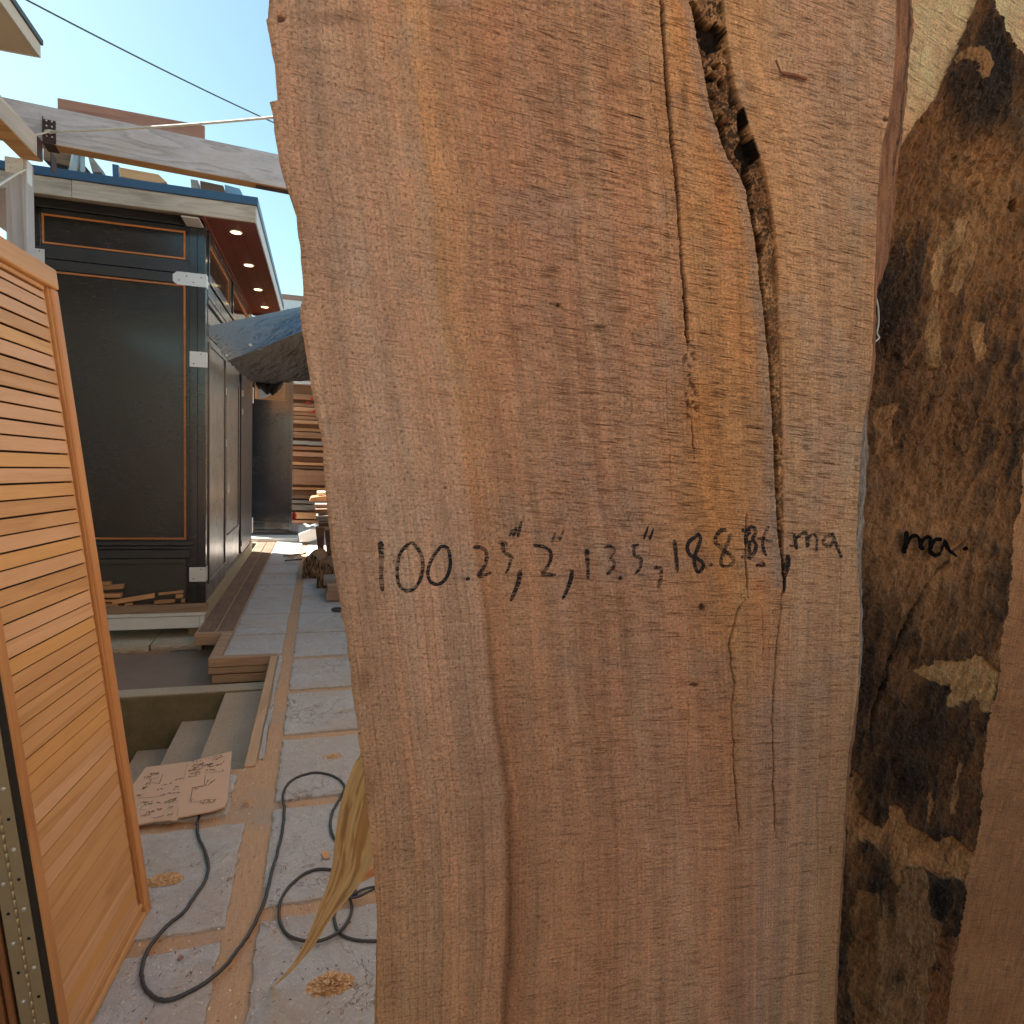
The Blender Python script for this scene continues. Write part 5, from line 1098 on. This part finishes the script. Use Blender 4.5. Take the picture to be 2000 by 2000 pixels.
S_([(1592, 290), (1530, 318), (1508, 368), (1550, 402), (1592, 368), (1602, 312)], 7, 7, B_); S_([(1583, 275), (1630, 400), (1672, 507)], 9, 6, B_)
S_([(1819, 250), (1821, 318)], 6, 6, B_)
hw = ik.mb.build('marker_writing', INK, slab)
# curled splinter and thin pale strand at the slab's right edge
mb = MB(); mb.tube(smooth([slab_pt(x, y, .002) for x, y in ((1511, 121), (1516, 134), (1523, 146), (1545, 150), (1570, 158))], 5), [.0006]*11+[.0010]*10, 6)
mb.build('splinter', plain('splinter_wood', (.28, .10, .04), .7), slab)
mb = MB(); mb.tube(smooth([PY(x, y, D+.018) for x, y in ((1710, 578), (1715, 600), (1716, 630), (1713, 650), (1717, 660), (1708, 668))], 4), .0006, 6); mb.build('pale_strand', M['wrap'], slab)

# ================================================================ second slab at the right
D2 = .430
xs2_ = np.linspace(float(PY(1590, 1000, D2).x)-.02, 1.02, 50)
xa_ = float(PY(1595, 1900, D2).x)-.03; xb_ = .62
nx1 = 420
xs = np.concatenate([np.linspace(xa_, xb_, nx1), np.linspace(xb_, 1.05, 20)[1:]])
zz = np.concatenate([[0, .5, .9], np.linspace(.93, 2.02, 1100), [2.3, 2.6]])
X2, Z2 = np.meshgrid(xs, zz); px, py = proj(X2, np.full_like(X2, D2), Z2); pyc = np.clip(py, -60, 2060)
wa = 10*(fbm(px*.02, pyc*.02, 4, 101)-.5)*2; wb = 6*(fbm(px*.09, pyc*.06, 4, 102)-.5)*2
qx, qy = px+wa*.6+wb, pyc+wa*.5+wb
def inpoly(pl, x, y):
    ins = np.zeros(x.shape, bool); n_ = len(pl)
    for i in range(n_):
        x1, y1 = pl[i]; x2, y2 = pl[(i+1) % n_]
        if y1 == y2: continue
        c = ((y1 > y) != (y2 > y)) & (x < (x2-x1)*(y-y1)/(y2-y1)+x1); ins ^= c
    return ins
E5 = lambda x, y: (1600+x/2.76, y/2.76); E6 = lambda x, y: (1600+x/2.76, 650+y/2.76); E7 = lambda x, y: (1600+x/2.76, 1300+y/2.76)
n1 = fbm(px*.02, pyc*.012, 5, 110, .6); n2_ = fbm(px*.08, pyc*.04, 5, 111, .6); n3 = fbm(px*.25, pyc*.2, 3, 112, .6); diag = fbm((px+pyc*.30)*.05, (pyc-px*.3)*.010, 5, 113, .6); n4 = fbm(px*.012, pyc*.012, 4, 114)
darkp = [(1912, -60), (1908, 0), (1868, 88), (1845, 140), (1825, 190), (1800, 225), (1781, 248), (1763, 278), (1700, 380), (1560, 400), (1560, 2100), (1836, 2100), (1846, 2000), (1854, 1916), (1868, 1825), (1877, 1771), (1883, 1720), (1901, 1662), (1908, 1590), (1919, 1481), (1930, 1387), (1946, 1330), (1950, 1284), (1957, 1212), (1970, 1146), (1975, 1067), (1984, 994), (1993, 940), (2000, 831), (2075, 500), (2120, 160), (2000, 109), (1977, 83), (1950, 30), (1937, 11), (1934, -60)]
inside = inpoly(darkp, px+wb*.35, pyc+wb*.35)
pale = lin((204, 164, 118)); pale2 = lin((176, 132, 90)); t_ = np.clip(n1*1.3-.15, 0, 1)[..., None]
colp = pale*(1-t_)+pale2*t_; top = sstep(420, 100, pyc)[..., None]; colp = colp*(1-top)+lin((216, 196, 160))*(.75+.45*n1[..., None])*top
colp *= (1-.25*sstep(300, 1100, pyc)*(n4>.0))[..., None]
c_br = lin((136, 96, 60)); c_dk = lin((58, 44, 34)); c_mid = lin((104, 74, 48)); k_ = np.clip((diag-.5)*2.6+.5+(n2_-.5)*1.2, 0, 1)[..., None]
cold = c_dk*(1-k_)+c_br*k_
def region(poly, color, feather=1., a=1., noise=(.7, .6)):
    global cold
    mk = inpoly(poly, qx, qy)[..., None]*a; cc2 = lin(color)*(noise[0]+noise[1]*n2_[..., None]); cold = cold*(1-mk)+cc2*mk; return mk[..., 0]
def gauss(cx, cy, rx, ry, color, a):
    global cold
    g_ = np.exp(-(((px-cx)/rx)**2+((pyc-cy)/ry)**2)*1.2)*a*(.5+n2_); g_ = np.clip(g_, 0, 1)[..., None]; cold = cold*(1-g_)+lin(color)*g_
gauss(1940, 120, 60, 100, (40, 32, 26), 1.2); gauss(1900, 230, 60, 90, (52, 42, 32), 1.); gauss(1730, 620, 45, 110, (38, 30, 24), 1.1); gauss(1760, 800, 40, 70, (44, 33, 26), 1.); gauss(1730, 560, 30, 60, (48, 38, 30), .9)
gauss(1910, 345, 75, 45, (176, 132, 88), 1.15); gauss(1930, 300, 70, 40, (150, 106, 68), .8); gauss(1800, 260, 60, 50, (132, 92, 56), .9); gauss(1780, 350, 50, 60, (128, 88, 56), .8)
gauss(1910, 450, 90, 110, (158, 118, 78), .9); gauss(1975, 500, 50, 120, (140, 98, 60), .8); gauss(1990, 250, 30, 60, (100, 78, 54), .8)
gauss(1800, 960, 90, 160, (120, 82, 52), .7); gauss(1700, 1000, 40, 100, (128, 100, 76), .7); gauss(1690, 1180, 30, 110, (40, 30, 24), .9); gauss(1690, 1330, 50, 80, (52, 38, 30), .9); gauss(1960, 1130, 30, 40, (48, 40, 32), 1.)
gauss(1800, 1430, 110, 70, (62, 46, 34), 1.); gauss(1760, 1520, 90, 60, (50, 38, 28), 1.); gauss(1870, 1560, 30, 90, (92, 58, 34), .8)
gauss(1800, 1060, 130, 150, (164, 120, 80), 1.1); gauss(1830, 760, 110, 120, (140, 100, 66), .6)
kn = region([(1855, 118), (1872, 100), (1905, 92), (1928, 108), (1930, 132), (1915, 158), (1900, 150), (1906, 128), (1890, 118), (1872, 122), (1860, 130)], (156, 118, 78))
pk = region([E5(x, y) for x, y in ((720, 1180), (790, 1150), (760, 1300), (720, 1350), (650, 1430), (640, 1560), (600, 1560), (590, 1450), (660, 1300))], (172, 136, 94))
pk2 = region([E5(x, y) for x, y in ((580, 1700), (650, 1600), (640, 1932), (620, 1990), (552, 1960), (560, 1860))], (158, 122, 82))
region([E5(x, y) for x, y in ((820, 1730), (870, 1750), (885, 1932), (870, 1960), (835, 1970), (812, 1800))], (166, 126, 84))
region([E5(x, y) for x, y in ((720, 1480), (800, 1370), (830, 1400), (760, 1560), (730, 1600), (690, 1580))], (166, 128, 88))
region([E6(x, y) for x, y in ((270, 400), (410, 375), (420, 395), (385, 420), (370, 560), (410, 590), (370, 640), (270, 650))], (146, 106, 70))
ch = region([E7(x, y) for x, y in ((500, 30), (560, 0), (620, -20), (760, -30), (870, -60), (975, 50), (930, 150), (910, 235), (860, 240), (838, 150), (770, 205), (685, 232), (690, 90), (650, 105))], (186, 146, 98), noise=(.8, .4))
ch2 = region([E7(x, y) for x, y in ((162, 550), (215, 580), (212, 790), (290, 850), (340, 870), (370, 750), (440, 760), (490, 870), (560, 890), (600, 930), (700, 905), (830, 1010), (815, 1100), (780, 1160), (720, 1130), (640, 1142), (570, 1090), (470, 1085), (420, 1195), (380, 1110), (330, 1000), (260, 940), (190, 970), (128, 1080), (135, 800))], (176, 128, 82), noise=(.8, .45))
region([E7(x, y) for x, y in ((740, 480), (750, 560), (720, 800), (690, 790), (700, 640))], (160, 120, 80))
region([E7(x, y) for x, y in ((560, 700), (590, 660), (575, 840), (555, 800))], (150, 108, 70))
lowm = region([E7(x, y) for x, y in ((320, 1300), (420, 1200), (470, 1090), (570, 1100), (590, 1340), (650, 1380), (640, 1560), (580, 1640), (560, 1932), (540, 2100), (300, 2100))], (150, 112, 74), noise=(.75, .5))
lowy = region([E7(x, y) for x, y in ((200, 1200), (300, 1190), (310, 1400), (320, 1700), (300, 1800), (300, 2100), (200, 2100), (150, 1700), (130, 1500), (150, 1320))], (138, 98, 58), noise=(.4, 1.))
region([E7(x, y) for x, y in ((640, 1450), (740, 1440), (690, 1932), (600, 2100), (560, 2100), (580, 1680), (640, 1600))], (140, 92, 56))
gauss(1738, 1760, 12, 60, (50, 32, 20), .8); gauss(1832, 1755, 20, 40, (28, 24, 20), 1.2); gauss(1730, 1690, 20, 40, (60, 44, 32), 1.); gauss(1748, 1905, 16, 14, (70, 50, 36), .9); gauss(1690, 1830, 14, 10, (90, 50, 30), .7); gauss(1845, 1820, 10, 30, (60, 40, 28), .8); gauss(1645, 1780, 14, 260, (72, 52, 36), .7)
col2 = np.where(inside[..., None], cold, colp)
d2 = np.zeros_like(px); bark = inside & ~(ch > .5) & ~(ch2 > .5)
bl_ = inside*1.0; d2 += -.0022*bl_*(.5+n1)+(n2_-.5)*.007*bl_-.0028*(n3-.5)*bl_+(diag-.5)*.008*bl_+.003*(ch+ch2)*(1-.3*n2_)
d2 += -(fbm(px*.03, pyc*.12, 3, 120)-.5)*.0006*(1-bl_)
frag = sstep(.60, .72, fbm(px*.12, pyc*.12, 4, 121))*np.exp(-(((px-1905)/70)**2+((pyc-320)/70)**2)); d2 -= .005*frag
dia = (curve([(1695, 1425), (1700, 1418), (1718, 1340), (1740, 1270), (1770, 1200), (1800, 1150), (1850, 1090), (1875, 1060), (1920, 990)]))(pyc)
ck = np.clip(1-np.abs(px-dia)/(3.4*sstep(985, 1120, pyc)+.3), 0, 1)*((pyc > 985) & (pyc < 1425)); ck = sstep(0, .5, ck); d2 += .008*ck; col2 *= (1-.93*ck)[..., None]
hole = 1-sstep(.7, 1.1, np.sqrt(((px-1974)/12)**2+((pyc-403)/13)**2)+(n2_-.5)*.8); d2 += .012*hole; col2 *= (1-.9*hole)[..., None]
crv = sstep(.035, .0, np.abs(fbm(px*.03, pyc*.015, 4, 125)-.5))*inside*sstep(.5, .62, n4); d2 += .0016*crv; col2 *= (1-.45*crv)[..., None]
spk = sstep(.74, .80, fbm(px*.5, pyc*.5, 2, 126))*inside; col2 = col2*(1-.2*spk[..., None])+lin((190, 144, 96))*.2*spk[..., None]
col2 = np.clip(col2*(.80+.40*n2_[..., None])*np.where(inside[..., None], 1.22, 1.)*np.where(inside[..., None], 1., np.array([1.55, 1.25, 1.10])), .002, .9)
Gg = px*.9+pyc*.15
saw2 = np.where(inside, .12, 1.25-.6*sstep(200, 900, pyc))
def slab2_mat():
    m_ = slab_mat('slab2_wood', 0, 1., 2.4)
    return m_
# the saw marks fan out: steep at the top, level lower down
me2 = np_mesh('wood_slab', X2-.6, D2+d2-D2, Z2, col2, {'grain': Gg, 'saw': saw2}, True, slab2_mat(), .055)
mt = me2.materials[0].node_tree
for nd in mt.nodes:
    if nd.type == 'MAPPING' and not nd.inputs['Vector'].links[0].from_node.type in ('MAPPING', 'COMBXYZ') and abs(nd.inputs['Scale'].default_value[0]-1) < 1e-6: nd.inputs['Rotation'].default_value = (0, R(-14), 0)
slab2 = bpy.data.objects.new('wood_slab', me2); COL.objects.link(slab2); slab2.location = (.6, D2, 0); slab2['_off'] = (.6, D2, 0)
props(slab2, 'darker slab behind at the right edge, its face covered in brown bark and peeled pale patches', 'wood slab')
def slab2_pt(ax, ay, lift=.0040):
    w_ = PY(ax, ay, D2); r = int(np.clip(np.searchsorted(zz, w_.z), 1, len(zz)-1)); c = int(np.clip(np.searchsorted(xs, w_.x), 1, len(xs)-1)); return Vector((w_.x, D2+d2[r-4:r+4, c-4:c+4].min()-lift, w_.z))
ik = Ink(slab2_pt); S_ = ik.stroke
S_([(425, 1062), (432, 1120), (428, 1185)], 12, 11, E6); S_([(436, 1140), (455, 1100), (482, 1088), (500, 1112), (508, 1165)], 7, 8, E6); S_([(506, 1130), (528, 1100), (552, 1100), (556, 1150), (560, 1180)], 7, 8, E6)
S_([(622, 1108), (575, 1112), (556, 1160), (585, 1192), (625, 1170), (640, 1118)], 8, 8, E6); S_([(640, 1110), (668, 1165), (705, 1200)], 9, 5, E6); ik.dot(747, 1157, 4.5, E6)
ik.mb.build('marker_writing', INKD, slab2)

# ================================================================ places beside and behind the viewer, some added to shape the light
wall_m = wood('rack_boards', (.42, .27, .16), (.24, .14, .08), 2, .6, .8, .4, 9)
SH = thing('lumber_rack', 'wooden lumber rack wall along the right side of the path behind the slabs', 'rack', (1.6, 6, 0))
mb = MB()
for k in range(50): mb.box((1.10, .6+k*.20, 0), (1.125+.004*(k % 2), .6+k*.20+.19, 2.5))
mb.build('wall', wall_m, SH)
mb = MB(); mb.box((1.14, .62, 0), (2.2, 10.6, 2.45)); mb.build('core', wall_m, SH)
HS = thing('house', 'cream rendered house wall left of the path', 'house', (-3.5, 1, -.9))
mb = MB(); mb.box((-8, -3, -.9), (-4.0, 4.2, 3.66)); mb.build('wall', M['cream'], HS)
mb = MB(); mb.box((-2.55, -3, -.9), (-2.40, 5.6, 2.8)); single('added_shade_wall', mb, M['cream'], 'added unseen cream wall left of the path, shading the ground from the sun', 'wall')  # added out of view to keep direct sun off the near ground
HT2 = thing('added_sun_blocker', 'added unseen timber clad block beyond the left edge, keeping off the sun', 'house', (-7, 8, -.9))  # added out of view to stop sun passing left of the booth
mb = MB(); mb.box((-11, 5.9, -.9), (-4.9, 12, 7)); mb.build('wall', wall_m, HT2)
GH = thing('added_bounce_house', 'added unseen warm wall behind the viewer, bouncing sunlight onto the slabs', 'house', (0, -6, -.9))  # added out of view; its sunlit face bounces warm light onto the slab
mb = MB(); mb.box((-1.0, -9, -.9), (9, -5.2, 4.4)); mb.build('wall', plain('bounce_wall', (.86, .68, .52), .8, 0, .1, 3, .1), GH)
mb = MB(); mb.box((-1.2, -9.3, 4.41), (9.4, -4.8, 4.6)); mb.build('roof', M['wire'], GH)
FN = MB(); FN.box((-9, -6.2, -.9), (-1.1, -6.1, 2.1)); single('added_dark_fence', FN, M['stack_dark'], 'added unseen dark boards behind the viewer, for the booth reflections', 'added_dark_fence')  # added out of view so the glossy booth paint mirrors something dark
LP = thing('added_shade_pile', 'added unseen pile of dark boards behind the viewer, dimming the lower slab', 'pile', (1., -1, 0))  # added out of view to cut the light on the lower slab
for k in range(18):
    mb = MB(); mb.box((.20+.02*math.sin(k*2), -1.7, .01+k*.092), (2.1, -.50+.01*math.sin(k*3), .01+k*.092+.085)); mb.build('board', M['stack_dark'], LP)
